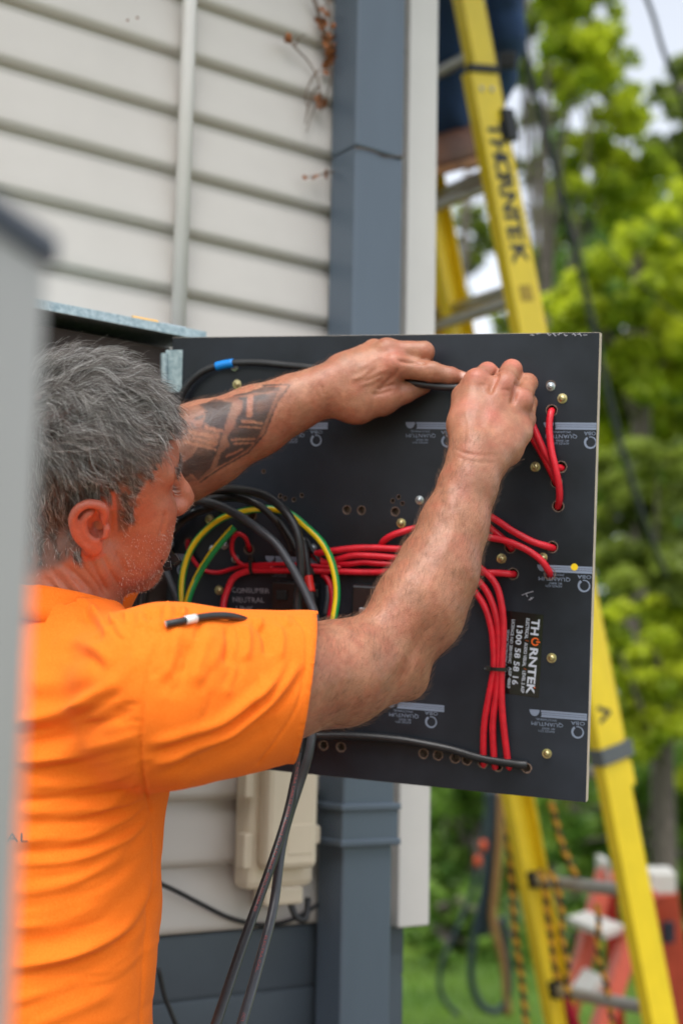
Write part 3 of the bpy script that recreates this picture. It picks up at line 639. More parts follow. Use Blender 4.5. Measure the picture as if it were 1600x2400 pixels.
# green and yellow earth cables with longitudinal stripes
def stripe_mat(name):
    m = bpy.data.materials.new(name); m.use_nodes = True; n = m.node_tree.nodes; l = m.node_tree.links; b = n['Principled BSDF']
    at = n.new('ShaderNodeAttribute'); at.attribute_name = 'stripe'
    mx_ = n.new('ShaderNodeMix'); mx_.data_type = 'RGBA'
    mx_.inputs['A'].default_value = (*srgb(232, 196, 16), 1); mx_.inputs['B'].default_value = (*srgb(18, 140, 70), 1)
    l.new(at.outputs['Fac'], mx_.inputs['Factor']); l.new(mx_.outputs['Result'], b.inputs['Base Color']); b.inputs['Roughness'].default_value = .34
    return m
M_earth = stripe_mat('earth_cable')
def earth(name, pts, r, label, phase=0.0, twist=0.0):
    w = catmull([pan(*p) for p in pts], 10); n = 24
    o = MB().tube(w, r, n, up=PN).build(name, M_earth, None, True); me = o.data
    a = me.attributes.new('stripe', 'FLOAT', 'FACE'); k = len(w) - 1; vals = []
    for i in range(k):
        for j in range(n):
            t = 2 * math.pi * (j + .5) / n + phase + twist * i / k
            vals.append(1.0 if abs(math.sin(t)) > .62 else 0.0)
    vals += [1.0] * (len(me.polygons) - len(vals)); a.data.foreach_set('value', vals)
    return tag(o, label, 'cable')
earth('earth_cable', [(432, 1500, .07), (428, 1432, .066), (426, 1375, .06), (434, 1324, .055), (453, 1279, .05), (485, 1241, .044), (523, 1214, .038), (571, 1198, .032), (605, 1193, .026), (640, 1194, .022), (680, 1205, .024), (718, 1235, .03), (753, 1270, .034), (775, 1311, .036), (787, 1359, .038), (789, 1400, .04), (783, 1445, .044), (770, 1520, .05)], .0046, 'green and yellow earth cable making one big loop across the panel', phase=1.2)
earth('earth_cable', [(434, 1500, .078), (437, 1429, .072), (446, 1389, .068), (467, 1343, .06), (498, 1295, .055), (531, 1255, .05), (549, 1236, .048)], .0046, 'straight green and yellow earth cable with a cut end', phase=1.9, twist=.5)
# ------------------------------------------------------------------ implicit-surface modeller
class SDF:
    def __init__(s): s.pr = []
    def cone(s, a, b, ra, rb, k=.012, op='u'):
        a, b = np.asarray(a, float), np.asarray(b, float); ba = b - a; L2 = ba @ ba + 1e-12
        def f(p):
            h = np.clip(((p - a) @ ba) / L2, 0, 1)
            return np.linalg.norm(p - a - h[:, None] * ba, axis=1) - (ra + (rb - ra) * h)
        s.pr.append((f, k, op, 1.0)); return s
    def ell(s, c, ax, r, k=.012, op='u'):
        c = np.asarray(c, float); A = np.asarray(ax, float); r = np.asarray(r, float)
        def f(p):
            q = (p - c) @ A.T; k0 = np.linalg.norm(q / r, axis=1); k1 = np.linalg.norm(q / r ** 2, axis=1) + 1e-9
            return k0 * (k0 - 1) / k1
        s.pr.append((f, k, op, r.max() / r.min())); return s
    def sph(s, c, r, k=.01, op='u'): return s.cone(c, np.asarray(c) + 1e-6, r, r, k, op)
    def chain(s, pts, k=.012, op='u'):
        for i in range(len(pts) - 1): s.cone(pts[i][0], pts[i + 1][0], pts[i][1], pts[i + 1][1], k, op)
        return s
    def ecap(s, a, b, ax, ra, rb, k=.03):
        """elliptical capsule: ax rows are axes, ra / rb radii along the first two axes at each end"""
        a, b = np.asarray(a, float), np.asarray(b, float); ba = b - a; L2 = ba @ ba; A = np.asarray(ax, float); ra = np.asarray(ra); rb = np.asarray(rb)
        def f(p):
            h = np.clip(((p - a) @ ba) / L2, 0, 1); q = p - a - h[:, None] * ba; rr = ra + (rb - ra) * h[:, None]
            x = np.stack([q @ A[0], q @ A[1], q @ A[2]], 1); r3 = np.concatenate([rr, rr.min(1, keepdims=True)], 1)
            k0 = np.linalg.norm(x / r3, axis=1); k1 = np.linalg.norm(x / r3 ** 2, axis=1) + 1e-9
            return np.where(k0 < 1e-6, -r3.min(1), k0 * (k0 - 1) / k1)
        s.pr.append((f, k, 'u', 1.6)); return s
    def ev(s, p, act=None):
        d = np.full(len(p), 1.0)
        for i, (f, k, op, _) in enumerate(s.pr):
            if act is not None and not act[i]: continue
            e = f(p)
            if op == 'u':
                h = np.maximum(k - np.abs(d - e), 0) / k; d = np.minimum(d, e) - h * h * k * .25
            else:
                e = -e; h = np.maximum(k - np.abs(d - e), 0) / k; d = np.maximum(d, e) + h * h * k * .25
        return d
    def mesh(s, lo, hi, vx, B=14, keep=None):
        lo = np.asarray(lo, float); nb = np.ceil((np.asarray(hi) - lo) / (vx * B)).astype(int)
        G = nb * B + 2
        bi = np.stack(np.meshgrid(*[np.arange(n) for n in nb], indexing='ij'), -1).reshape(-1, 3)
        cen = lo + (bi + .5) * B * vx; rad = vx * B * .5 * 1.7321 + vx
        D = np.stack([f(cen) for (f, _, _, _) in s.pr], 1)
        an = np.array([q[3] for q in s.pr]); kk = np.array([q[1] for q in s.pr]); isu = np.array([q[2] == 'u' for q in s.pr])
        act = D < (rad * np.maximum(1.15, an * .9) + kk * 1.4 + .012)
        full = s.ev(cen)
        near = (np.abs(full) < rad * 1.9) & (act & isu).any(1)
        if keep is not None: near &= keep(cen)
        loc = np.stack(np.meshgrid(*[np.arange(B + 1)] * 3, indexing='ij'), -1).reshape(-1, 3)
        S = B + 1; cid, cpos, quads = [], [], []
        def gid(i): return (i[..., 0].astype(np.int64) * G[1] + i[..., 1]) * G[2] + i[..., 2]
        for b in np.nonzero(near)[0]:
            base = bi[b] * B; p = lo + (base + loc) * vx
            v = s.ev(p, act[b]).reshape(S, S, S); ins = v < 0
            if ins.all() or not ins.any(): continue
            c8 = [v[i:i + B, j:j + B, k:k + B] for i in (0, 1) for j in (0, 1) for k in (0, 1)]
            sm = sum((q < 0).astype(np.int8) for q in c8); idx = np.argwhere((sm > 0) & (sm < 8))
            if len(idx):
                acc = np.zeros((len(idx), 3)); cnt = np.zeros(len(idx)); C = [q[idx[:, 0], idx[:, 1], idx[:, 2]] for q in c8]
                offs = [np.array((i, j, k), float) for i in (0, 1) for j in (0, 1) for k in (0, 1)]
                for e0 in range(8):
                    for bit in (4, 2, 1):
                        if e0 & bit: continue
                        e1 = e0 | bit; a, c = C[e0], C[e1]; cr = (a < 0) != (c < 0)
                        t = np.where(cr, a / np.where(cr, a - c, 1), 0); acc += np.where(cr[:, None], offs[e0] + t[:, None] * (offs[e1] - offs[e0]), 0); cnt += cr
                cid.append(gid(base + 1 + idx)); cpos.append(lo + (base + idx + acc / cnt[:, None]) * vx)
            for axd in range(3):
                sl0 = ins[:B, :B, :B]; sl1 = [ins[1:, :B, :B], ins[:B, 1:, :B], ins[:B, :B, 1:]][axd]
                e = np.argwhere(sl0 != sl1)
                if not len(e): continue
                o1 = np.zeros(3, int); o2 = np.zeros(3, int); o1[(axd + 1) % 3] = 1; o2[(axd + 2) % 3] = 1
                g = base + 1 + e; q = np.stack([gid(g), gid(g - o1), gid(g - o1 - o2), gid(g - o2)], 1)
                fl = ~sl0[e[:, 0], e[:, 1], e[:, 2]]; q[fl] = q[fl][:, ::-1]; quads.append(q)
        cid = np.concatenate(cid); cpos = np.concatenate(cpos); o = np.argsort(cid); cid, cpos = cid[o], cpos[o]
        q = np.concatenate(quads); ix = np.searchsorted(cid, q); ix = np.clip(ix, 0, len(cid) - 1); ok = (cid[ix] == q).all(1)
        q = ix[ok]; used = np.zeros(len(cid), bool); used[q.ravel()] = True
        re = np.cumsum(used) - 1
        return cpos[used], re[q]
def vnormals(v, f):
    n = np.cross(v[f[:, 2]] - v[f[:, 0]], v[f[:, 3]] - v[f[:, 1]]) if f.shape[1] == 4 else np.cross(v[f[:, 1]] - v[f[:, 0]], v[f[:, 2]] - v[f[:, 0]])
    o = np.zeros_like(v)
    for k in range(f.shape[1]): np.add.at(o, f[:, k], n)
    return o / (np.linalg.norm(o, axis=1, keepdims=True) + 1e-12)
def relax(v, f, it=1, lam=.5):
    for _ in range(it):
        a = np.zeros_like(v); c = np.zeros(len(v))
        for k in range(4):
            np.add.at(a, f[:, k], v[f[:, (k + 1) % 4]] + v[f[:, (k - 1) % 4]]); np.add.at(c, f[:, k], 2)
        v = v + lam * (a / np.maximum(c, 1)[:, None] - v)
    return v
def seg_dist2(px, a, b):
    d = b - a; L = d @ d + 1e-9; t = np.clip(((px - a) @ d) / L, 0, 1)
    return np.linalg.norm(px - a - t[:, None] * d, axis=1), t
def polyline_dist(px, pts):
    """distance of 2-d points to a polyline, signed side and parameter along it"""
    pts = np.array(pts, float); L = np.r_[0, np.cumsum(np.linalg.norm(np.diff(pts, axis=0), axis=1))]; L /= L[-1]
    best = np.full(len(px), 1e9); par = np.zeros(len(px)); side = np.zeros(len(px))
    for i in range(len(pts) - 1):
        d, t = seg_dist2(px, pts[i], pts[i + 1]); m = d < best; e = pts[i + 1] - pts[i]
        best = np.where(m, d, best); par = np.where(m, L[i] + t * (L[i + 1] - L[i]), par)
        side = np.where(m, np.sign(e[0] * (px[:, 1] - pts[i][1]) - e[1] * (px[:, 0] - pts[i][0])), side)
    return best, par, side
def vnoise(p, sc, seed=0):
    """smooth value noise in [-1, 1]"""
    q = p * sc; i = np.floor(q).astype(np.int64); f = q - i; f = f * f * (3 - 2 * f); o = np.zeros(len(p))
    for a in (0, 1):
        for b in (0, 1):
            for c in (0, 1):
                h = ((i[:, 0] + a) * 73856093) ^ ((i[:, 1] + b) * 19349663) ^ ((i[:, 2] + c) * 83492791) ^ (seed * 2654435)
                h = (h * 1103515245 + 12345) & 0x7fffffff; h = (h ^ (h >> 13)) * 60493 & 0x7fffffff
                val = (h % 10007) / 5003.5 - 1
                o += val * np.where(a, f[:, 0], 1 - f[:, 0]) * np.where(b, f[:, 1], 1 - f[:, 1]) * np.where(c, f[:, 2], 1 - f[:, 2])
    return o
# ------------------------------------------------------------------ the electrician
_a, _b, _c, HS = R(63.9), R(10.0), R(33.2), .9786
HO = np.array([-0.279, 1.4928, 1.6237])
hfw = np.array([math.sin(_a) * math.cos(_b), math.cos(_a) * math.cos(_b), math.sin(_b)])
_l0 = np.array([-math.cos(_a), math.sin(_a), 0]); _u0h = np.cross(hfw, _l0)
hlf = _l0 * math.cos(_c) + _u0h * math.sin(_c); hup = np.cross(hfw, hlf)
HAX = np.stack([hfw, hlf, hup])
def hp(x, y, z): return HO + HS * (x * hfw + y * hlf + z * hup)
def hloc(p): return (p - HO) @ HAX.T / HS
BF = R(48); bfw = np.array([math.sin(BF), math.cos(BF), 0]); blf = np.array([-math.cos(BF), math.sin(BF), 0])
BAX = np.stack([blf, bfw, ZUP])
body = SDF()
def hell(c, r, k=.012, op='u', ax=HAX): body.ell(hp(*c), ax, np.array(r) * HS, k, op)
def hcone(a, b, ra, rb, k=.01, op='u'): body.cone(hp(*a), hp(*b), ra * HS, rb * HS, k, op)
# torso, hidden by the shirt
chest0, hip0 = P(95, 1750, 1.52), P(-5, 2500, 1.50)
body.ecap(chest0, hip0, BAX, (.13, .085), (.15, .105), .03)
body.ell(P(150, 1665, 1.50), BAX, (.12, .075, .07), .04)
SR, SL = P(395, 1640, 1.37), P(20, 1600, 1.62)
body.cone(P(170, 1540, 1.50), SR, .04, .06, .04); body.cone(P(170, 1540, 1.52), SL, .04, .058, .04)
# neck and head
body.cone(hp(-.026, 0, -.03), P(148, 1500, 1.525), .054, .057, .03)
body.cone(hp(-.045, -.01, -.03), P(112, 1480, 1.505), .036, .046, .035)
hcone((-.010, -.058, -.03), (.055, -.005, -.19), .016, .014, .03)       # neck muscle
hell((-.004, 0, .052), (.099, .079, .084), .02)
hell((.036, 0, .02), (.066, .066, .085), .03)
hell((.050, 0, -.045), (.050, .050, .062), .03)
for s in (-1, 1):
    hcone((.008, s * .056, -.055), (.070, s * .022, -.098), .017, .020, .022)
    hell((.066, s * .042, -.014), (.030, .024, .030), .02)
    hell((.058, s * .048, -.052), (.032, .020, .034), .02)
    hcone((.093, s * .012, .040), (.080, s * .048, .036), .012, .010, .014)
hell((.082, 0, -.100), (.022, .022, .020), .02)
for s in (-1, 1): hell((.100, s * .034, .019), (.016, .016, .011), .014, 's')
for s in (-1, 1): hell((.078, s * .033, .017), (.0165, .0150, .0125), .006)
hcone((.098, 0, .030), (.119, 0, -.014), .0085, .0115, .012); hcone((.119, 0, -.014), (.122, 0, -.021), .0115, .0125, .010)
for s in (-1, 1): hell((.109, s * .0145, -.024), (.013, .0085, .0095), .007)
hell((.112, -.0105, -.034), (.006, .0035, .004), .003, 's'); hell((.112, .0105, -.034), (.006, .0035, .004), .003, 's')
hell((.097, 0, -.058), (.014, .026, .009), .008); hell((.094, 0, -.074), (.014, .023, .009), .008)
hell((.108, 0, -.0655), (.012, .030, .0016), .003, 's')
# right ear: flat shell with rim, hollow and lobe
ey, ex = np.array([0, -1, 0.]), 0
ec = np.array([-.010, -.0835, .002])
e_f, e_u = unit([.93, -.34, .10]), unit([-.16, -.06, 1.0]); e_n = unit(np.cross(e_u, e_f)); e_n = e_n if e_n[1] < 0 else -e_n
def ep(a, b, c=0.0): q = ec + e_f * a + e_u * b + e_n * c; return hp(*q)
EAX = np.stack([e_f @ HAX, e_u @ HAX, e_n @ HAX])
body.ell(ep(-.003, 0, -.003), EAX, (.0165, .0275, .0075), .008)
body.ell(ep(.001, -.002, .0050), EAX, (.0140, .0225, .0078), .003, 's')
helix = [(.011, .008, .002), (.013, .020, .003), (.008, .0285, .0045), (-.003, .0315, .006), (-.0135, .0265, .007), (-.0195, .015, .0075), (-.0195, .001, .0072), (-.0155, -.012, .006), (-.009, -.022, .0045)]
body.chain([(hp(*(ec + e_f * q[0] + e_u * q[1] + e_n * q[2])), .0037) for q in catmull(helix, 4)], .003)
anti = [(-.001, .019, .003), (-.0085, .0125, .0040), (-.0105, .001, .0042), (-.0065, -.0105, .004), (.002, -.015, .0035)]
body.chain([(ep(*q), .0030) for q in catmull(anti, 4)], .004)
body.ell(ep(-.002, -.0255, .003), EAX, (.0098, .0110, .0052), .006)
body.cone(ep(.0125, -.002, .002), ep(.0105, -.009, .004), .0046, .0042, .005)       # tragus
body.ell(ep(.0035, -.004, .000), EAX, (.0064, .0080, .0115), .002, 's')
body.ell(hp(-.010, .0835, .002), HAX, np.array((.017, .006, .030)), .008)           # far ear

# right arm
RW = P(1118, 1068, 1.600)
body.chain([(SR, .064), (P(640, 1598, 1.435), .058), (P(800, 1577, 1.485), .0515), (P(912, 1546, 1.525), .040)], .022)
body.chain([(P(908, 1540, 1.525), .040), (P(982, 1430, 1.545), .0470), (P(1024, 1338, 1.555), .0430), (P(1064, 1230, 1.575), .0355), (P(1098, 1135, 1.59), .0300), (P(1121, 1062, 1.602), .0258)], .016)
body.cone(P(920, 1580, 1.52), P(962, 1603, 1.53), .026, .013, .025)                   # elbow point
body.cone(P(890, 1500, 1.50), P(965, 1400, 1.52), .024, .030, .03)                   # inner forearm muscle
def hand_cone(a, b, ra, rb, k=.008): body.cone(P(*a), P(*b), ra, rb, k)
hand_cone((1100, 1065, 1.602), (1096, 1000, 1.622), .0235, .0215, .015); hand_cone((1148, 1078, 1.606), (1172, 1015, 1.628), .022, .0215, .015)
mcR = {'i': ((1096, 1000, 1.625), (1116, 896, 1.648)), 'm': ((1122, 1000, 1.622), (1180, 904, 1.645)), 'r': ((1148, 1005, 1.625), (1219, 942, 1.650)), 'p': ((1172, 1022, 1.632), (1229, 985, 1.660))}
for kx, ra, rb in (('i', .0205, .0150), ('m', .0200, .0148), ('r', .0195, .0136), ('p', .0190, .0122)):
    hand_cone(mcR[kx][0], mcR[kx][1], ra, rb, .012)
hand_cone((1175, 1050, 1.622), (1215, 1015, 1.640), .0200, .0150, .016)              # heel of the hand
hand_cone((1196, 1066, 1.628), (1200, 1060, 1.630), .0105, .0100, .010)
hand_cone((1092, 985, 1.635), (1090, 930, 1.665), .0185, .0165, .014)                # thumb base
for (a, b, c, d, r0) in (((1116, 894, 1.648), (1142, 873, 1.690), (1132, 897, 1.713), (1118, 912, 1.716), .0124),
                         ((1180, 902, 1.645), (1198, 867, 1.688), (1192, 892, 1.715), (1178, 912, 1.718), .0126),
                         ((1219, 940, 1.650), (1236, 898, 1.690), (1228, 917, 1.715), (1212, 932, 1.718), .0116),
                         ((1229, 983, 1.660), (1238, 944, 1.694), (1230, 955, 1.713), (1216, 962, 1.718), .0104)):
    hand_cone(a, b, r0 * 1.08, r0 * .98, .006); hand_cone(b, c, r0 * .98, r0 * .86, .003); hand_cone(c, d, r0 * .86, r0 * .72, .003)
hand_cone((1090, 932, 1.665), (1100, 905, 1.700), .0135, .0118, .006); hand_cone((1100, 905, 1.700), (1116, 900, 1.716), .0118, .0095, .004)
for (x, y, d) in ((1118, 890, 1.641), (1182, 898, 1.637), (1221, 937, 1.642)): body.sph(P(x, y, d), .0088, .012)   # knuckles

# left arm
body.chain([(SL, .062), (P(160, 1370, 1.66), .055), (P(290, 1150, 1.715), .046)], .03)
body.chain([(P(290, 1150, 1.715), .046), (P(400, 1080, 1.73), .0535), (P(480, 1042, 1.735), .0505), (P(600, 986, 1.74), .0400), (P(690, 944, 1.74), .0315), (P(755, 917, 1.738), .0275)], .02)
hand_cone((755, 912, 1.738), (806, 884, 1.742), .0265, .0255, .014); hand_cone((762, 930, 1.742), (815, 920, 1.742), .0225, .0235, .014)
mcL = {'i': ((822, 895, 1.741), (922, 858, 1.732)), 'm': ((815, 880, 1.743), (908, 824, 1.742)), 'r': ((810, 872, 1.748), (876, 822, 1.760)), 'p': ((805, 872, 1.755), (852, 832, 1.778))}
for kx, ra, rb in (('i', .0225, .0152), ('m', .0215, .0145), ('r', .0200, .0135), ('p', .0180, .0120)):
    hand_cone(mcL[kx][0], mcL[kx][1], ra, rb, .014)
hand_cone((830, 925, 1.742), (905, 900, 1.742), .022, .017, .016)                     # web of the thumb
for (a, b, c, d, r0) in (((922, 858, 1.732), (1012, 872, 1.727), (1056, 881, 1.7245), (1085, 886, 1.7245), .0122),
                         ((908, 824, 1.742), (993, 825, 1.738), (992, 853, 1.768), (952, 866, 1.775), .0130),
                         ((876, 822, 1.760), (948, 832, 1.768), (944, 862, 1.782), (918, 872, 1.780), .0120),
                         ((852, 832, 1.778), (902, 846, 1.786), (896, 872, 1.788), (878, 878, 1.784), .0105)):
    hand_cone(a, b, r0 * 1.10, r0, .006); hand_cone(b, c, r0 * 1.0, r0 * .86, .003); hand_cone(c, d, r0 * .86, r0 * .66, .003)
hand_cone((812, 938, 1.742), (895, 938, 1.742), .0225, .0185, .014); hand_cone((895, 938, 1.742), (950, 920, 1.745), .0170, .0128, .008); hand_cone((950, 920, 1.745), (992, 905, 1.750), .0128, .0098, .004)
body.sph(P(922, 852, 1.726), .0095, .012); body.sph(P(905, 818, 1.738), .0090, .012); body.sph(P(1014, 868, 1.7225), .0078, .008); body.sph(P(838, 958, 1.741), .018, .016)

VX = .0018
bv, bf_ = body.mesh((-.72, 1.22, .98), (.42, 1.92, 1.98), VX, 14)
bv = relax(bv, bf_, 1, .35)
bn = vnormals(bv, bf_)
bp = proj(bv); hl = hloc(bv); facing = ((CAM - bv) * bn).sum(1) > 0
# ---- creases in the skin (neck folds, wrist and thumb creases)
def crease(v, pp, fc, n, pts, w, h, dmin=0, dmax=9, ends=True, fold=False):
    if len(pts) < 3: pts = [pts[0], ((pts[0][0] + pts[1][0]) / 2, (pts[0][1] + pts[1][1]) / 2), pts[1]]
    pts = [tuple(q) for q in catmull([np.array([*q, 0.]) for q in pts], 6)]; pts = [(q[0], q[1]) for q in pts]
    xs = [q[0] for q in pts]; ys = [q[1] for q in pts]
    m = fc & (pp[:, 0] > min(xs) - 4 * w) & (pp[:, 0] < max(xs) + 4 * w) & (pp[:, 1] > min(ys) - 4 * w) & (pp[:, 1] < max(ys) + 4 * w) & (pp[:, 2] > dmin) & (pp[:, 2] < dmax)
    ix = np.nonzero(m)[0]
    if not len(ix): return
    d, t, sd_ = polyline_dist(pp[ix, :2], pts)
    e = np.clip(np.minimum(t, 1 - t) / .18, 0, 1) if ends else 1.0
    g_ = np.exp(-(d / w) ** 2)
    if fold: g_ = g_ - .5 * np.exp(-((d * sd_ - 1.45 * w) / (.75 * w)) ** 2)
    v[ix] += n[ix] * (h * g_ * e)[:, None]
neck = [([(118, 1330), (165, 1385), (215, 1432), (250, 1475)], 6, -.0028), ([(150, 1320), (205, 1372), (240, 1420), (258, 1450)], 5, -.0022), ([(208, 1300), (232, 1350), (258, 1395)], 5, -.0020),
        ([(240, 1300), (262, 1345), (285, 1380)], 6, -.0018), ([(105, 1350), (150, 1400), (190, 1440)], 5, -.0020), ([(272, 1290), (292, 1335), (305, 1350)], 7, -.0015), ([(135, 1325), (185, 1380), (232, 1428)], 7, .0016)]
hx = [([(905, 900), (925, 880), (932, 862)], 4, -.0018), ([(893, 905), (910, 890), (918, 872)], 4, -.0015), ([(880, 915), (905, 906), (930, 900)], 5, -.0022), ([(868, 925), (895, 922), (925, 912)], 5, -.0015),
      ([(736, 905), (743, 935)], 3, -.0010), ([(752, 900), (760, 930)], 3, -.0010), ([(1010, 858), (1014, 885)], 3, -.0008), ([(1018, 858), (1022, 888)], 3, -.0008), ([(1004, 860), (1006, 884)], 3, -.0008),
      ([(1060, 1052), (1110, 1066), (1165, 1066)], 4, -.0010), ([(1068, 1070), (1110, 1082), (1160, 1086)], 4, -.0009), ([(1168, 866), (1160, 885), (1152, 905), (1146, 925)], 6, -.0042), ([(1216, 888), (1209, 910), (1204, 932), (1196, 952)], 6, -.0042), ([(930, 846), (965, 849), (1000, 852)], 4, -.003), ([(1120, 905), (1132, 902), (1142, 905)], 3, -.0008), ([(1172, 915), (1186, 914), (1196, 918)], 3, -.0008), ([(1088, 950), (1100, 1000), (1098, 1040)], 7, .0006), ([(880, 850), (850, 880), (820, 890)], 5, .0011), ([(900, 880), (870, 895), (840, 905)], 4, .0010),
      ([(1130, 920), (1115, 970), (1108, 1010)], 11, .0007), ([(1180, 930), (1150, 980), (1130, 1020)], 11, .0008), ([(1218, 965), (1180, 1005), (1150, 1035)], 11, .0007),
      ([(838, 868), (880, 842), (905, 832)], 6, .0010), ([(850, 890), (890, 872), (915, 864)], 6, .0010), ([(945, 846), (972, 846), (1000, 842)], 4, -.0014),
      ([(1030, 1090), (1062, 1230), (1000, 1400)], 16, .0012), ([(900, 1640), (950, 1560), (1020, 1440)], 14, -.0016)]
neck += [([(372, 1108), (358, 1112), (346, 1122)], 3, -.0010), ([(374, 1118), (360, 1126), (350, 1136)], 3, -.0010), ([(388, 1196), (384, 1230), (376, 1262)], 5, -.0016), ([(360, 1290), (352, 1310), (350, 1330)], 4, -.0012), ([(340, 1345), (320, 1340), (300, 1345)], 6, -.0012), ([(180, 1310), (225, 1365), (252, 1410)], 3, -.0014), ([(160, 1345), (200, 1392), (235, 1440)], 3, -.0014), ([(120, 1365), (165, 1415), (200, 1450)], 3, -.0014), ([(262, 1190), (262, 1240), (254, 1280)], 3, -.0012)]
for pts, w, h in neck: crease(bv, bp, facing & (bp[:, 2] < 1.6), bn, pts, w, h)
for pts, w, h in hx: crease(bv, bp, facing, bn, pts, w, h)
bv += bn * (vnoise(bv, 160, 3) * .00022 + vnoise(bv, 60, 5) * .0004)[:, None]

# ---- skin tone per vertex
def mixc(c, t, w): return c * (1 - w[:, None]) + np.array(t)[None] * w[:, None]
sstep = lambda a, b, x: np.clip((x - a) / (b - a), 0, 1) ** 2 * (3 - 2 * np.clip((x - a) / (b - a), 0, 1))
col = np.tile(np.array(srgb(164, 113, 86)), (len(bv), 1))
col *= (1 + .13 * vnoise(bv, 28, 9) + .12 * vnoise(bv, 90, 10) + .10 * vnoise(bv, 210, 14))[:, None]
col = mixc(col, srgb(160, 82, 60), np.clip(.35 + .6 * vnoise(bv, 60, 12) + .4 * vnoise(bv, 170, 15), 0, 1) * .5)
head = np.linalg.norm(hl - np.array([.02, 0, 0]), axis=1) < .17
col = mixc(col, srgb(184, 104, 82), head * .42)
col = mixc(col, srgb(214, 88, 78), (np.linalg.norm(hl - ec, axis=1) < .045) * (hl[:, 1] < -.074) * .3)
knk = np.zeros(len(bv))
for (x, y, d) in ((1118, 890, 1.641), (1182, 905, 1.637), (1221, 937, 1.642), (1142, 860, 1.68), (1198, 855, 1.68), (922, 852, 1.726), (1150, 985, 1.61), (1095, 960, 1.62)):
    knk = np.maximum(knk, np.exp(-(np.linalg.norm(bv - P(x, y, d), axis=1) / .013) ** 2))
col = mixc(col, srgb(206, 112, 98), knk * .55)
lipz = np.exp(-(((hl[:, 0] - .103) / .012) ** 2 + ((hl[:, 1]) / .022) ** 2 + ((hl[:, 2] + .066) / .011) ** 2)); col = mixc(col, srgb(178, 92, 84), np.clip(lipz * 1.3, 0, 1) * .7)
# index nail of the left hand
nail = np.exp(-(np.linalg.norm(bv - P(1086, 880, 1.7175), axis=1) / .0045) ** 4); col = mixc(col, srgb(226, 186, 172), nail * .8)
# tattoo on the left forearm
tz = 4.356
tp = lambda L: [(420 + x / tz, 840 + y / tz) for x, y in L]
def inpoly(px, poly):
    poly = np.array(poly); c = np.zeros(len(px), bool); j = len(poly) - 1
    for i in range(len(poly)):
        a, b = poly[i], poly[j]; cond = ((a[1] > px[:, 1]) != (b[1] > px[:, 1]))
        xx = (b[0] - a[0]) * (px[:, 1] - a[1]) / (b[1] - a[1] + 1e-9) + a[0]; c ^= cond & (px[:, 0] < xx); j = i
    return c
tm = np.nonzero(facing & (bp[:, 2] > 1.62) & (bp[:, 0] > 330) & (bp[:, 0] < 720) & (bp[:, 1] < 1260))[0]
q2 = bp[tm, :2]; ink = inpoly(q2, tp([(880, 290), (1080, 300), (960, 560), (880, 740), (700, 940), (400, 1110), (200, 1250), (-300, 1300), (-300, 600), (200, 470), (600, 380)])) * .46
polyA = [(860, 362), (1000, 350), (900, 590), (850, 720), (780, 850), (700, 920), (500, 1060), (380, 1105), (430, 960), (520, 890), (490, 800), (560, 700), (590, 600), (650, 520), (655, 440), (590, 400), (700, 395)]
polyB = [(340, 430), (545, 450), (480, 640), (440, 800), (390, 950), (320, 1120), (190, 1245), (110, 1190), (-120, 1330), (-260, 1250), (130, 1000), (200, 900), (380, 900), (420, 760), (300, 690), (250, 640), (280, 540), (200, 470)]
polyC = [(860, 285), (1040, 292), (1010, 335), (760, 350), (640, 380), (520, 385), (700, 345)]
polyD = [(-300, 700), (-40, 640), (60, 720), (-60, 860), (-300, 960)]
for pl, s in ((polyA, .97), (polyB, .96), (polyC, .8), (polyD, .8)): ink = np.maximum(ink, inpoly(q2, tp(pl)) * s)
for pts, w in (([(640, 640), (840, 662)], 13), ([(620, 695), (830, 712)], 10), ([(540, 830), (770, 822)], 10), ([(560, 872), (760, 862)], 9), ([(730, 390), (715, 580)], 28), ([(260, 700), (430, 740)], 16), ([(110, 750), (330, 790)], 18),
               ([(150, 812), (390, 880)], 9), ([(60, 850), (370, 930)], 14), ([(120, 1190), (190, 1250)], 10), ([(640, 930), (480, 1000)], 10), ([(380, 780), (400, 800)], 10)):
    d, _, _ = polyline_dist(q2, tp(pts)); ink *= 1 - .85 * (d < w / tz * 1.0)
for pts, w in (([(850, 275), (1130, 268), (1000, 450), (940, 600), (880, 760), (700, 965), (400, 1135), (210, 1265)], 9), ([(120, 660), (160, 710), (240, 700), (270, 620), (300, 580), (260, 545)], 12), ([(170, 620), (240, 590)], 16), ([(450, 440), (370, 420), (330, 440)], 9), ([(-60, 560), (60, 640), (80, 760), (0, 810), (-120, 800)], 12)):
    d, _, _ = polyline_dist(q2, tp(pts)); ink = np.maximum(ink, (d < w / tz) * .9)
ink *= np.clip(.92 + .35 * vnoise(bv[tm], 70, 21), .3, 1.05); ink = np.clip(ink, 0, .9)
_fi = np.zeros(len(bv)); _fi[tm] = ink
_fi = relax(np.repeat(_fi[:, None], 3, 1), bf_, 1, .5)[:, 0]; ink = _fi[tm]
col[tm] = mixc(col[tm], (0.020, 0.019, 0.021), ink)
# scalp under the hair
def hair_mask(q):
    x, y, z = q[:, 0], q[:, 1], q[:, 2]
    line = np.interp(x, [-.11, -.075, -.04, -.022, -.008, .012, .024, .034, .040, .052, .066, .085, .12], [-.066, -.058, -.046, -.032, .034, .040, -.018, -.018, .038, .046, .066, .080, .088])
    return sstep(-.006, .006, z - line)
earm = (np.linalg.norm(hl - (ec + np.array([-.004, -.006, .001])), axis=1) < .036) & (hl[:, 1] < -.0785)
hm = hair_mask(hl) * head * (hl[:, 2] > -.10) * ~earm
col = mixc(col, srgb(96, 84, 80), hm * .75)

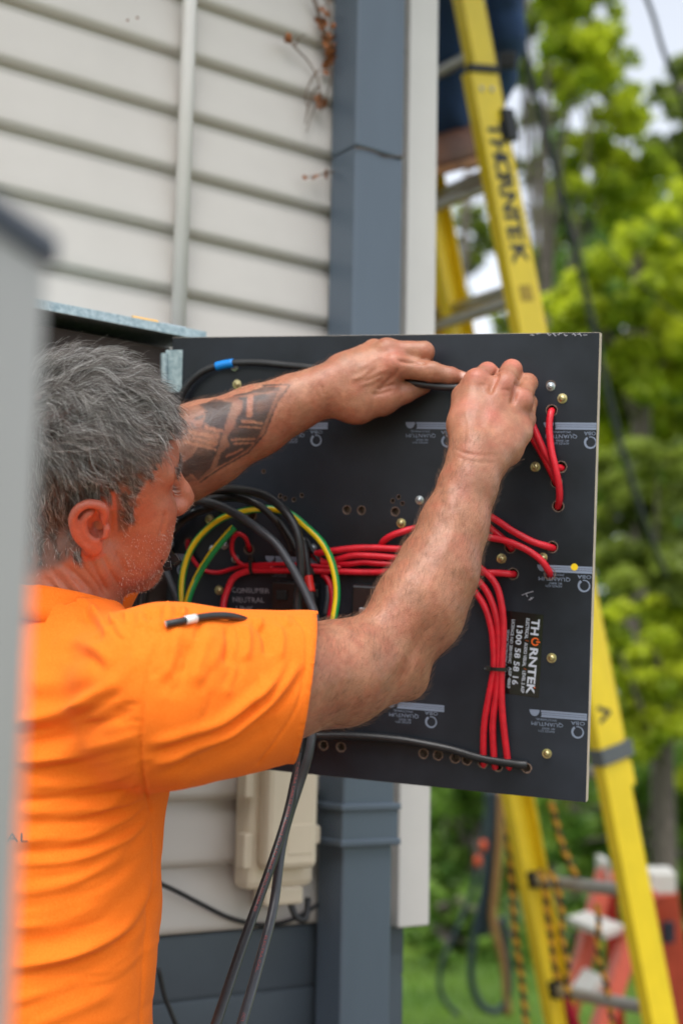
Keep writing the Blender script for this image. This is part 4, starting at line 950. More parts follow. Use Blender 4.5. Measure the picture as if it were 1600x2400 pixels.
M_skin = bpy.data.materials.new('skin'); M_skin.use_nodes = True
n = M_skin.node_tree.nodes; l = M_skin.node_tree.links; b = n['Principled BSDF']
at = n.new('ShaderNodeAttribute'); at.attribute_name = 'tone'; tc = n.new('ShaderNodeTexCoord')
ns = n.new('ShaderNodeTexNoise'); ns.inputs['Scale'].default_value = 420; ns.inputs['Detail'].default_value = 3; l.new(tc.outputs['Object'], ns.inputs['Vector'])
mr = n.new('ShaderNodeMapRange'); mr.inputs['To Min'].default_value = .80; mr.inputs['To Max'].default_value = 1.20; l.new(ns.outputs['Fac'], mr.inputs['Value'])
vm = n.new('ShaderNodeVectorMath'); vm.operation = 'SCALE'; l.new(at.outputs['Color'], vm.inputs[0]); l.new(mr.outputs[0], vm.inputs['Scale']); l.new(vm.outputs[0], b.inputs['Base Color'])
b.inputs['Roughness'].default_value = .44; b.inputs['Subsurface Weight'].default_value = .12; b.inputs['Subsurface Radius'].default_value = (.9, .35, .2); b.inputs['Subsurface Scale'].default_value = .006
vo = n.new('ShaderNodeTexVoronoi'); vo.inputs['Scale'].default_value = 620; l.new(tc.outputs['Object'], vo.inputs['Vector'])
bmp = n.new('ShaderNodeBump'); bmp.inputs['Strength'].default_value = .35; bmp.inputs['Distance'].default_value = .0007; l.new(vo.outputs['Distance'], bmp.inputs['Height']); l.new(bmp.outputs[0], b.inputs['Normal'])

feet = P(-5, 2500, 1.50) * np.array([1, 1, 0])
man = empty('person', feet, 'electrician in an orange T-shirt reaching up to the black panel with both hands', 'person')
bo = link_mesh('body', bv, bf_, M_skin, man, True)
ca = bo.data.color_attributes.new('tone', 'FLOAT_COLOR', 'POINT'); ca.data.foreach_set('color', np.c_[np.clip(col, 0, 1), np.ones(len(col))].ravel())
M_nail = M_skin

# ------------------------------------------------------------------ T-shirt
sh_ = SDF()
sh_.ecap(chest0, hip0, BAX, (.166, .119), (.192, .142), .05)
sh_.ell(P(150, 1672, 1.50), BAX, (.155, .105, .092), .05)
sh_.cone(P(135, 1520, 1.515), P(128, 1452, 1.513), .088, .070, .04)
HEMR = P(712, 1605, 1.458)
sh_.cone(P(185, 1535, 1.495), P(380, 1592, 1.385), .045, .060, .04)
sh_.cone(P(165, 1540, 1.52), SL, .045, .070, .04)
armdir = unit(P(800, 1588, 1.485) - SR)
sh_.cone(SR, HEMR + armdir * .05, .086, .0735, .05)
ld = unit(P(160, 1370, 1.66) - SL); HEML = SL + ld * .19
sh_.cone(SL, HEML + ld * .05, .080, .074, .05)
sv, sf = sh_.mesh((-.78, 1.18, .90), (.12, 1.98, 1.72), .0025, 14)
sv = relax(sv, sf, 3, .5)
sn = vnormals(sv, sf); sp = proj(sv); sfc = ((CAM - sv) * sn).sum(1) > -.55
sfc &= sp[:, 2] < 1.66
folds = [([(338, 1750), (430, 1724), (506, 1698), (583, 1644), (640, 1598), (672, 1545)], 15, .0075), ([(342, 1808), (430, 1767), (525, 1721), (602, 1667), (659, 1610), (705, 1545)], 14, .0080),
         ([(350, 1780), (430, 1747), (516, 1709), (592, 1656), (650, 1602), (690, 1540)], 8, -.0040), ([(420, 1820), (520, 1770), (600, 1725), (650, 1680)], 18, -.0035),
         ([(533, 1464), (538, 1510), (530, 1560)], 9, -.0045), ([(606, 1462), (625, 1495), (626, 1540)], 10, -.0045), ([(570, 1462), (580, 1500), (575, 1550)], 10, .0040), ([(648, 1455), (660, 1500), (655, 1550)], 9, .0030),
         ([(445, 1495), (414, 1571), (395, 1640)], 22, -.0045), ([(500, 1470), (480, 1540), (450, 1610)], 20, .0035), ([(470, 1450), (462, 1500)], 9, -.003), ([(420, 1455), (405, 1530), (380, 1600)], 16, .0035),
         ([(20, 1700), (100, 1682), (165, 1663), (230, 1627), (286, 1596)], 18, .0070), ([(30, 1745), (120, 1730), (200, 1705), (290, 1670), (325, 1650)], 18, -.0065), ([(40, 1790), (120, 1780), (200, 1762), (327, 1730)], 14, .0055),
         ([(60, 1818), (179, 1812), (327, 1780)], 12, -.0045), ([(60, 1842), (179, 1838), (330, 1812)], 12, .0050), ([(36, 1877), (179, 1872), (337, 1850)], 10, -.0060), ([(36, 1905), (179, 1898), (335, 1872)], 11, .0050),
         ([(36, 1932), (204, 1922), (332, 1890)], 10, -.0055), ([(36, 1968), (200, 1955), (320, 1912)], 12, .0050), ([(26, 2000), (179, 1988), (300, 1945), (350, 1905)], 9, -.0060), ([(26, 2030), (179, 2014), (306, 1962), (357, 1910)], 10, .0060),
         ([(26, 2062), (179, 2045), (300, 1990), (350, 1940)], 10, -.0050), ([(26, 2096), (153, 2076), (255, 2020), (330, 1958)], 11, .0060), ([(26, 2130), (150, 2112), (260, 2060), (330, 1995)], 14, -.0045), ([(26, 2176), (128, 2162), (230, 2120)], 12, .0050),
         ([(26, 2215), (150, 2195), (260, 2140), (330, 2070)], 20, -.0060), ([(20, 2272), (100, 2256), (179, 2234), (281, 2183), (332, 2116), (360, 2045)], 15, .0085), ([(20, 2310), (140, 2290), (260, 2240), (330, 2170)], 18, -.0055),
         ([(20, 2356), (102, 2325), (200, 2290)], 13, .0055), ([(40, 2420), (160, 2370), (280, 2320)], 18, .0050), ([(366, 2020), (372, 2120), (350, 2240), (340, 2330)], 14, .0035), ([(395, 1930), (400, 2060), (385, 2180)], 9, -.004),
         ([(300, 1440), (306, 1470), (300, 1500)], 8, -.0040), ([(345, 1432), (352, 1462), (345, 1490)], 8, -.0045), ([(372, 1422), (372, 1470), (350, 1500)], 9, -.004), ([(270, 1450), (282, 1480), (300, 1500)], 8, .0035), ([(325, 1434), (330, 1465)], 8, .004), ([(386, 1414), (392, 1440), (380, 1470)], 20, .0065), ([(262, 1442), (268, 1465)], 9, .0065), ([(296, 1436), (300, 1462)], 8, .006), ([(345, 1428), (346, 1450)], 7, -.005), ([(430, 1424), (428, 1450)], 9, .0065), ([(605, 1446), (612, 1470)], 9, .005), ([(668, 1440), (672, 1470)], 10, .004), ([(440, 1428), (445, 1450)], 7, -.003),
         ([(120, 1520), (170, 1500), (230, 1525), (262, 1560)], 18, .0045), ([(150, 1545), (210, 1545), (245, 1575)], 14, -.0040), ([(330, 1520), (290, 1580), (240, 1610)], 18, .0035), ([(60, 1610), (140, 1600), (220, 1570)], 22, .0040),
         ([(205, 1425), (238, 1455), (256, 1490)], 10, .0050), ([(180, 1430), (215, 1470), (232, 1510)], 11, -.0040), ([(170, 1400), (200, 1412), (228, 1442)], 9, .004)]
folds += [([(262, 1862), (310, 1850), (334, 1842)], 4, -.0032), ([(240, 1905), (300, 1890), (338, 1872)], 4, -.0030), ([(250, 1950), (310, 1922), (345, 1895)], 4, -.0034), ([(230, 1835), (290, 1826), (328, 1815)], 4, -.0026), ([(270, 1700), (310, 1690), (332, 1690)], 4, -.0024), ([(280, 1655), (312, 1650), (336, 1652)], 3.5, -.0022), ([(350, 1590), (385, 1560), (400, 1520)], 5, -.0022), ([(360, 1800), (420, 1785), (480, 1752)], 4, -.0022), ([(352, 1845), (385, 1850), (420, 1838)], 5, -.0026)]
_fn = vnoise(sv, 30, 131); _rf = random.Random(17)
for _ in range(46):
    y_ = _rf.uniform(1650, 2420); x_ = _rf.uniform(10, 200); L_ = _rf.uniform(90, 230); k_ = .12 + .45 * max(0, (x_ + L_ - 180) / 220) * (1 if y_ > 1880 else .3)
    folds.append(([(x_, y_), (x_ + L_ * .5, y_ - L_ * .5 * .14), (x_ + L_, y_ - L_ * k_ * .9)], _rf.uniform(5, 9), _rf.choice((-1, 1)) * _rf.uniform(.0010, .0024)))
for _ in range(14):
    x_ = _rf.uniform(400, 640); y_ = _rf.uniform(1470, 1620); folds.append(([(x_, y_), (x_ - 8, y_ + 40), (x_ - 30, y_ + 85)], _rf.uniform(7, 12), _rf.choice((-1, 1)) * _rf.uniform(.0010, .0022)))
for pts, w, h in folds:
    if min(q_[0] for q_ in pts) < 330 and np.mean([q_[1] for q_ in pts]) > 1790: h *= .8 if h > .008 else .55
    sv_b = sv.copy(); crease(sv, sp, sfc, sn, pts, w * _rf.uniform(.8, 1.1), h * .85, fold=h > .003); dv = sv - sv_b
    sv = sv_b + dv * np.clip(.95 + .75 * _fn, .25, 1.7)[:, None]
seams = [([(380, 1475), (362, 1525), (349, 1564), (338, 1629), (330, 1744), (334, 1809), (342, 1858), (358, 1900)], 3.6, -.0028), ([(330, 2420), (338, 2250), (352, 2130), (362, 2020), (362, 1950)], 3.2, -.0016),
         ([(692, 1449), (715, 1487), (716, 1560), (697, 1648), (655, 1724), (606, 1788)], 3.2, -.0016), ([(245, 1462), (268, 1480), (282, 1496), (300, 1500)], 2.6, -.0012), ([(315, 1475), (340, 1468), (368, 1478)], 2.6, -.0012)]
sv = relax(sv, sf, 1, .3)
for pts, w, h in seams: crease(sv, sp, sfc, sn, pts, w, h, ends=False)
sv += sn * (vnoise(sv, 22, 31) * .0016 + vnoise(sv, 55, 33) * .0006)[:, None]
# cut the hems and the neck hole, snapping the edges on to the cut
hemn = unit(np.cross(P(745, 1440, 1.45) - P(681, 1772, 1.45), _f) * -1.0)
if hemn @ armdir < 0: hemn = -hemn
hemn = unit(hemn * .9 + armdir * .16)
colC = P(128, 1410, 1.515); colN = unit(unit(hp(-.026, 0, -.03) - P(148, 1500, 1.525)) * .35 + ZUP * .7 + bfw * .22)
fc_ = sv[sf].mean(1)
rightarm = (fc_ - SR) @ armdir > .06
kill = rightarm & ((fc_ - HEMR) @ hemn > 0)
leftarm = (fc_ - SL) @ ld > .06
kill |= leftarm & ((fc_ - HEML) @ ld > 0)
q = fc_ - colC; rad_ = np.linalg.norm(q - np.outer(q @ colN, colN), axis=1)
kill |= (q @ colN > -.008) & (rad_ < .074)
sf = sf[~kill]; used = np.zeros(len(sv), bool); used[sf.ravel()] = True; re_ = np.cumsum(used) - 1; sv = sv[used]; sf = re_[sf]
dh = (sv - HEMR) @ hemn; mk = ((sv - SR) @ armdir > .06) & (dh > -.0045) & (dh < .01); sv[mk] -= np.outer(dh[mk], hemn)
M_shirt = bpy.data.materials.new('orange_cotton'); M_shirt.use_nodes = True
n = M_shirt.node_tree.nodes; l = M_shirt.node_tree.links; b = n['Principled BSDF']
tc = n.new('ShaderNodeTexCoord'); ns = n.new('ShaderNodeTexNoise'); ns.inputs['Scale'].default_value = 650; ns.inputs['Detail'].default_value = 3; l.new(tc.outputs['Object'], ns.inputs['Vector'])
rp = n.new('ShaderNodeValToRGB'); rp.color_ramp.elements[0].position = .3; rp.color_ramp.elements[1].position = .75
rp.color_ramp.elements[0].color = (.92, .165, .008, 1); rp.color_ramp.elements[1].color = (.98, .215, .022, 1); l.new(ns.outputs['Fac'], rp.inputs['Fac']); l.new(rp.outputs[0], b.inputs['Base Color'])
b.inputs['Roughness'].default_value = .85; b.inputs['Specular IOR Level'].default_value = .15; b.inputs['Sheen Weight'].default_value = .10; b.inputs['Sheen Tint'].default_value = (1, .6, .35, 1)
bmp = n.new('ShaderNodeBump'); bmp.inputs['Strength'].default_value = .35; bmp.inputs['Distance'].default_value = .0008; l.new(ns.outputs['Fac'], bmp.inputs['Height']); l.new(bmp.outputs[0], b.inputs['Normal'])
so = link_mesh('t_shirt', sv, sf, M_shirt, man, True)
md = so.modifiers.new('thickness', 'SOLIDIFY'); md.thickness = .0018; md.offset = -1
# ribbed collar
e1 = unit(np.cross(colN, ZUP + bfw * .3)); e2 = np.cross(colN, e1); nr = 220; vs = []
for i in range(nr):
    t = 2 * math.pi * i / nr; d = e1 * math.cos(t) + e2 * math.sin(t); rb = .0006 * math.sin(t * 110 / 1)
    for (dr, dz) in ((.0780, -.030), (.0715, -.012), (.0685, .002), (.0660, .008), (.0635, .0075), (.0645, .001), (.0690, -.030)):
        vs.append(colC + d * (dr + (rb if dr > .0637 else 0)) + colN * dz)
fs = [(7 * i + j, 7 * ((i + 1) % nr) + j, 7 * ((i + 1) % nr) + (j + 1) % 7, 7 * i + (j + 1) % 7) for i in range(nr) for j in range(7)]
MB().add(vs, fs).build('collar', M_shirt, so, True)
# letters on the back of the shirt: project a flat text on to the cloth
M_ltr = mat('shirt_print', srgb(60, 52, 50), .7)
from mathutils.bvhtree import BVHTree
sbvh = BVHTree.FromPolygons([tuple(q) for q in sv], [tuple(map(int, q)) for q in sf])
def cloth_text(s, x, y, x2, size, mname):
    o = text_mesh(s, size, _r, _u, (0, 0, 0), M_ltr, mname, None, space=1.15)
    v = np.array([tuple(q.co) for q in o.data.vertices]); t = v @ _r; h = v @ _u; w = []
    for a, c in zip(t, h):
        px, py = x + (a / size) * (x2 - x) / (t.max() / size), y - c / size * 30
        hitp = sbvh.ray_cast(Vector(CAM), Vector(ray(px, py)))
        pt = np.array(hitp[0]) if hitp[0] is not None else P(px, py, 1.38)
        w.append(pt - unit(ray(px, py)) * .0012)
    o.data.vertices.foreach_set('co', (np.array(w) - root_of(so)).ravel()); o.data.update(); o.parent = so
cloth_text('AL', 18, 1973, 66, .02, 'lettering')

# trousers and boots (below the picture)
tr = SDF(); hipc = P(-5, 2500, 1.50)
tr.ecap(hipc + np.array([0, 0, .02]), hipc + np.array([0, 0, -.12]), BAX, (.172, .125), (.175, .125), .05)
for s in (-1, 1):
    hj = hipc + blf * s * .095 - ZUP * .12; kn = hj + bfw * .02 - ZUP * .40; an = np.array([hj[0], hj[1], .10]) - bfw * .02
    tr.cone(hj, kn, .098, .072, .05); tr.cone(kn, an, .070, .058, .05)
tv, tf = tr.mesh(hipc - np.array([.4, .4, hipc[2] - .02]), hipc + np.array([.4, .4, .16]), .010, 12)
link_mesh('trousers', tv, tf, mat('navy_workwear', (.02, .026, .05), .85, bump=.3, bscale=300), man, True)
for s in (-1, 1):
    bt = SDF(); hj = hipc + blf * s * .095; c0 = np.array([hj[0], hj[1], .06]) - bfw * .03
    bt.cone(c0, c0 + ZUP * .10, .048, .05, .03); bt.cone(c0 - ZUP * .012, c0 + bfw * .17 - ZUP * .018, .047, .040, .03)
    v_, f_ = bt.mesh(c0 - .2, c0 + .28, .008, 12); v_[:, 2] = np.maximum(v_[:, 2], .004)
    link_mesh('boot', v_, f_, mat('tan_leather', (.16, .07, .03), .6, bump=.3), man, True)
# ------------------------------------------------------------------ hair (strands as curve geometry)
def strands(name, pts, radii, m, parent):
    """pts: (n, k, 3) world points; radii: (k,) or (n,k)"""
    n_, k_ = pts.shape[:2]; hc = bpy.data.hair_curves.new(name); hc.add_curves([k_] * n_)
    hc.points.foreach_set('position', (pts - root_of(parent)).reshape(-1).astype(np.float32))
    rr = np.broadcast_to(radii, (n_, k_)).astype(np.float32).ravel()
    a = hc.attributes.get('radius') or hc.attributes.new('radius', 'FLOAT', 'POINT'); a.data.foreach_set('value', rr)
    hc.materials.append(m); o = bpy.data.objects.new(name, hc); COL.objects.link(o); o.parent = parent
    o['kind'] = 'stuff'
    return o
def hair_mat(name, stops, rough=.38):
    m = bpy.data.materials.new(name); m.use_nodes = True; n = m.node_tree.nodes; l = m.node_tree.links; b = n['Principled BSDF']
    hi = n.new('ShaderNodeHairInfo'); rp = n.new('ShaderNodeValToRGB'); el = rp.color_ramp.elements
    while len(el) < len(stops): el.new(.5)
    for e, (p_, c) in zip(el, stops): e.position = p_; e.color = (*c, 1)
    l.new(hi.outputs['Random'], rp.inputs['Fac']); l.new(rp.outputs[0], b.inputs['Base Color']); b.inputs['Roughness'].default_value = rough
    b.inputs['Specular IOR Level'].default_value = .6
    return m
M_hair = hair_mat('grey_hair', [(0.0, srgb(40, 33, 29)), (.48, srgb(72, 62, 55)), (.70, srgb(112, 103, 96)), (.86, srgb(190, 186, 180)), (1.0, srgb(246, 246, 244))])
M_ahair = hair_mat('arm_hair', [(0, srgb(70, 46, 32)), (1, srgb(132, 96, 68))]); M_stub = hair_mat('stubble', [(0, srgb(120, 92, 78)), (.4, srgb(210, 190, 176)), (1, srgb(250, 246, 240))])
tri = bv[bf_]; area = np.linalg.norm(np.cross(tri[:, 2] - tri[:, 0], tri[:, 3] - tri[:, 1]), axis=1) * .5
bn = vnormals(bv, bf_)
def sample(wf, count, seed):
    r_ = np.random.default_rng(seed); w = area * wf; fi = r_.choice(len(w), count, p=w / w.sum()); a, b_ = r_.random(count), r_.random(count)
    q = tri[fi]; p_ = (q[:, 0] * (1 - a)[:, None] + q[:, 1] * a[:, None]) * (1 - b_)[:, None] + (q[:, 3] * (1 - a)[:, None] + q[:, 2] * a[:, None]) * b_[:, None]
    return p_, bn[bf_[fi]].mean(1), r_
fmask = hm[bf_].mean(1)
p0, n0, r_ = sample((fmask > .5) * 1.0, 56000, 5)
q0 = hloc(p0); nl = n0 @ HAX.T
wh = np.array([-.062, .012, .118])
fl = q0 - wh; fl -= (fl * nl).sum(1, keepdims=True) * nl; fl /= np.linalg.norm(fl, axis=1, keepdims=True) + 1e-6
top = sstep(.055, .105, q0[:, 2]); front = sstep(.02, .08, q0[:, 0]) * sstep(.03, .075, q0[:, 2]); nape = sstep(-.01, -.06, q0[:, 2])
# on top the hair is brushed forward and towards the near side, on the sides it falls down and forward
fl += top[:, None] * np.array([.75, -.35, .0]) + (1 - top)[:, None] * np.array([.25, 0, -.55])
g_ = np.random.default_rng(99); seedi = g_.choice(len(q0), 900, replace=False); ph_ = g_.uniform(0, 6.28, 900); near_ = np.empty(len(q0), int)
for i0 in range(0, len(q0), 2000): near_[i0:i0 + 2000] = ((q0[i0:i0 + 2000, None] - q0[seedi][None]) ** 2).sum(-1).argmin(1)
crand = g_.normal(size=(900, 3)); clen = g_.uniform(.72, 1.25, 900); clift = g_.normal(size=900)
wave = np.stack([vnoise(q0, 26, 41 + i) for i in range(3)], 1)
fl += wave * .9 + crand[near_] * .42 + r_.normal(size=fl.shape) * .20
fl -= (fl * nl).sum(1, keepdims=True) * nl * .85; fl /= np.linalg.norm(fl, axis=1, keepdims=True) + 1e-6
temple = sstep(.02, .05, q0[:, 0]) * (1 - top)
Lh = (.0170 + .036 * top - .017 * front - .0125 * nape - .003 * temple) * r_.uniform(.6, 1.18, len(q0)) * clen[near_]
lift = .38 + 1.45 * top + .30 * front + .30 * clift[near_] * (.4 + top) - .15 * nape
KP = 9; pos = np.zeros((len(q0), KP, 3)); pos[:, 0] = q0 - nl * .001; d0 = fl + nl * np.clip(lift, .15, 2.2)[:, None]; d0 /= np.linalg.norm(d0, axis=1, keepdims=True)
side_c = np.cross(fl, nl); curl = r_.normal(size=len(q0)) * .3 + crand[near_, 0] * .55
stray = (r_.random(len(q0)) < .06) * r_.uniform(.3, .9, len(q0))
grav = np.array([0, 0, -1.0]); tgt = q0[seedi][near_] - q0
for i in range(1, KP):
    t = i / (KP - 1)
    d = d0 * (1 - .72 * t) + fl * (.95 * t) + side_c * (curl * t * t * 1.3 + .55 * (.5 + top) * np.sin(ph_[near_] + 5.2 * t))[:, None] + grav * (.28 * t * t) - nl * (.28 * t * t * top)[:, None] + nl * (stray * t)[:, None]
    d /= np.linalg.norm(d, axis=1, keepdims=True); pos[:, i] = pos[:, i - 1] + d * (Lh / (KP - 1))[:, None] + tgt * (.125 * (1 - stray))[:, None]
    c_ = np.array([-.004, 0, .052]); rr_ = np.array([.101, .081, .086]); e = (pos[:, i] - c_) / rr_; k0 = np.linalg.norm(e, axis=1, keepdims=True)
    pos[:, i] = np.where(k0 < 1.0, c_ + (pos[:, i] - c_) / k0 * 1.005, pos[:, i])
wpos = HO + HS * (pos @ HAX)
hr = strands('hair', wpos, np.linspace(.00012, .00004, KP)[None] * r_.uniform(.7, 1.25, (len(q0), 1)), M_hair, bo)
# forearm hair
ax1 = unit(RW - P(905, 1545, 1.525)); ax2 = unit(P(755, 917, 1.738) - P(290, 1150, 1.715))
ctr = tri.mean(1); pc = proj(ctr)
m1 = ((ctr - P(905, 1545, 1.525)) @ ax1 > -.11) & ((ctr - RW) @ ax1 < .02) & (pc[:, 0] > 730) & (pc[:, 2] < 1.66) & (pc[:, 1] > 1020)
m2 = (pc[:, 2] > 1.66) & (pc[:, 0] > 330) & (pc[:, 0] < 770) & (pc[:, 1] < 1230)
for mk_, axd, cnt, sd2 in ((m1, ax1, 9000, 8), (m2, ax2, 3000, 9)):
    p0, n0, r_ = sample(mk_ * 1.0, cnt, sd2); K3 = 4
    fl = axd + np.stack([vnoise(p0, 50, 91 + i) for i in range(3)], 1) * .6 + r_.normal(size=p0.shape) * .35; fl -= (fl * n0).sum(1, keepdims=True) * n0; fl /= np.linalg.norm(fl, axis=1, keepdims=True)
    L_ = r_.uniform(.006, .014, cnt); pp = np.zeros((cnt, K3, 3)); pp[:, 0] = p0
    for i in range(1, K3):
        d = fl + n0 * (.55 - .35 * i / K3); d /= np.linalg.norm(d, axis=1, keepdims=True); pp[:, i] = pp[:, i - 1] + d * (L_ / (K3 - 1))[:, None]
    strands('arm_hair', pp, np.linspace(.000052, .000028, K3)[None], M_ahair, bo)
# stubble, lashes and brow
hlc = hloc(ctr)
jaw = (hlc[:, 0] > .028) & (hlc[:, 2] < -.02) & (hlc[:, 2] > -.125) & (hlc[:, 1] < .03) & (np.linalg.norm(hlc, axis=1) < .17) & ~((hlc[:, 0] > .088) & (np.abs(hlc[:, 2] + .066) < .012))
p0, n0, r_ = sample(jaw * 1.0, 1500, 12); L_ = r_.uniform(.0010, .0024, len(p0)); d = n0 * .8 - hup * .5 + r_.normal(size=p0.shape) * .3
strands('stubble', np.stack([p0, p0 + d * L_[:, None] * .5, p0 + d * L_[:, None]], 1), np.array([.00010, .00009, .00006])[None], M_stub, bo)
br = (np.abs(hlc[:, 2] - .040) < .006) & (hlc[:, 0] > .066) & (np.abs(hlc[:, 1]) > .014) & (np.abs(hlc[:, 1]) < .056)
p0, n0, r_ = sample(br * 1.0, 700, 13); d = n0 * .4 + hfw * -.3 + np.sign(hloc(p0)[:, 1:2]) * hlf * .8 + r_.normal(size=p0.shape) * .2; L_ = r_.uniform(.005, .009, len(p0))
strands('eyebrow', np.stack([p0, p0 + d * L_[:, None] * .5, p0 + d * L_[:, None]], 1), np.array([.0001, .00009, .00004])[None], M_hair, bo)
la = []
for i in range(46):
    y_ = -.020 - .027 * (i % 23) / 22; z_ = .0150 if i < 23 else .011; x_ = .0945 - 6.0 * (abs(y_) - .033) ** 2 - .0012
    a_ = hp(x_, y_, z_); la.append([a_, a_ + HS * (hfw * .004 - hup * .001 - hlf * .001), a_ + HS * (hfw * .0075 + hup * .001 - hlf * .003)])
strands('eyelashes', np.array(la), np.array([.00012, .0001, .00004])[None], M_hair, bo)

# ------------------------------------------------------------------ cable over the shoulder, cable ties held in the mouth
shc = empty('black_cable', P(480, 1450, 1.36), 'cut black cable with white tape and copper end resting on the orange shoulder', 'cable')
def topd(x, y, lift_):
    h_ = sbvh.ray_cast(Vector(CAM), Vector(ray(x, y + 9))); d_ = proj(np.array(h_[0]))[2] if h_[0] is not None else 1.36
    return P(x, y, d_ - lift_)
_dd = [topd(x_, y_, .0030) for x_, y_ in ((389, 1463), (430, 1455), (470, 1447), (506, 1444), (544, 1446))]
_m = np.interp(range(5), (0, 4), [float(proj(_dd[0])[2]), float(proj(_dd[4])[2])]); _m = np.minimum(_m, [float(proj(q_)[2]) for q_ in _dd])
sw = [P(389, 1463, _m[0]), P(430, 1455, _m[1]), P(470, 1447, _m[2]), P(506, 1443, _m[3]), P(544, 1445, _m[4]), P(580, 1456, max(1.37, _m[4] + .03)), P(615, 1478, 1.46), P(660, 1520, 1.56), P(700, 1600, 1.62), P(700, 1760, 1.66)]
cs_ = catmull(sw, 10)
MB().tube(cs_, .0036, 14).build('sheath', M_kbl, shc, True)
sA = unit(sw[0] - sw[1])
MB().tube([cs_[11], cs_[14], cs_[17]], .0041, 14).build('tape_band', M_wtape, shc, True)
MB().tube([sw[0] - sA * .001, sw[0] + sA * .0004], .0027, 12).build('insulation', M_wtape, shc, True)
for i in range(7):
    t = 2 * math.pi * i / 6; o_ = np.zeros(3) if i == 6 else (np.cross(sA, ZUP) * math.cos(t) + np.cross(sA, np.cross(sA, ZUP)) * math.sin(t)) * .0015
    MB().tube([sw[0] - sA * .001 + o_, sw[0] + sA * .0010 + o_], .0007, 8).build('copper_strand', M_copper, shc, True)
mo = hp(.098, -.022, -.066)
def mouth_tie(x, y, dd, x1, y1, lab):
    e_ = P(x, y, dd); s_ = mo + hlf * .004 + unit(mo - e_) * .01; d_ = unit(e_ - s_); w_ = unit(np.cross(d_, _f)); n_ = np.cross(d_, w_); k = MB()
    k.box((s_ + e_) / 2, (d_, w_, n_), (np.linalg.norm(e_ - s_) / 2, .0024, .0008)); k.bbox(e_, (d_, w_, n_), (.0046, .0048, .0036), .0008)
    t_ = mo - hlf * .03 + unit(np.array([x1, y1, 0.])) * 0
    tag(k.build('cable_tie', M_tie, None), lab, 'cable tie')
dm = proj(mo)[2]
mouth_tie(393, 1326, dm - .012, 0, 1, 'black cable tie held in the mouth, lower of the two heads')
mouth_tie(412, 1313, dm - .006, 0, 1, 'black cable tie held in the mouth, right one of the two heads')
# ------------------------------------------------------------------ yellow extension ladder
M_yel = mat('yellow_fibreglass', srgb(240, 208, 40), .38, var=.07, vscale=9, bump=.05, bscale=40)
M_alu = mat('worn_aluminium', srgb(178, 176, 172), .38, metal=.75, var=.12, vscale=30)
M_blkp = mat('black_rubber', (.014, .015, .018), .6); M_strap = mat('grey_strap', srgb(92, 96, 98), .6, var=.1, vscale=40)
M_sten = mat('stencil_black', srgb(34, 38, 50), .6, var=.3, vscale=60)
LB = P(1496, 2089, 3.5); LT = P(1228, 684, 3.5); LU = unit(LT - LB)
LR = P(1239, 2042, 3.79) - LB; LR[2] = 0; LR -= LU * (LR @ LU); LW = np.linalg.norm(LR); LR = LR / LW          # right stile -> left stile
LQ = np.cross(LR, LU); LQ = LQ if LQ[0] > 0 else -LQ                                                       # out of the ladder plane, to the right
lad = empty('extension_ladder', LB - LU * (LB[2] / LU[2]) , 'tall yellow fibreglass extension ladder leaning on the house corner', 'ladder')
def rpt(k, w=0.0, q=0.0): return LB + LU * (.3 * k * .992) + LR * (w * LW) + LQ * q       # k rungs above the lower visible rung
kbot = -LB[2] / LU[2] / .3; ktop_b, kbot_f, ktop_f = 6.9, 1.05, 11.5
def stile(k0, k1, w, inset, q, wid, name, thick=.003):
    b = MB(); a, c = rpt(k0, w, q) + LR * inset, rpt(k1, w, q) + LR * inset; L = np.linalg.norm(c - a) / 2; m_ = (a + c) / 2; s = 1 if w == 0 else -1
    b.bbox(m_, (LU, LQ, LR), (L, wid / 2, thick), .0015)
    for sg in (-1, 1): b.bbox(m_ + LQ * sg * (wid / 2 - .003) + LR * s * .016, (LU, LQ, LR), (L, .003, .0145), .0012)
    return b.build(name, M_yel, lad)
st_r = stile(kbot, ktop_b, 0, 0, 0, .088, 'stile'); stile(kbot, ktop_b, 1, 0, 0, .088, 'stile')
fo = .050
st_fr = stile(kbot_f, ktop_f, 0, .012, fo * .55, .078, 'stile'); stile(kbot_f, ktop_f, 1, -.085, fo * .55, .078, 'stile')
def rung(k, q, ins):
    a, c = rpt(k, 0, q) + LR * (.004 + ins), rpt(k, 1, q) - LR * (.004 + ins)
    o = MB().tube([a, c], .0165, 12, up=LQ).build('rung', M_alu, lad); smooth_by_angle(o); return o
k = math.ceil(kbot) + .0
for i in range(int(math.ceil(kbot)), 7): rung(i, -.004, 0)
for i in range(2, 12): rung(i + .12, fo * .75, .012)
for k in (-1, 0, 1):
    for w, s in ((0, 1), (1, -1)):
        MB().tube([rpt(k, w, -.004) + LR * s * .004, rpt(k, w, -.004) + LR * s * .034], .023, 12, up=LQ).build('rung_ferrule', M_blkp if w else M_alu, lad)
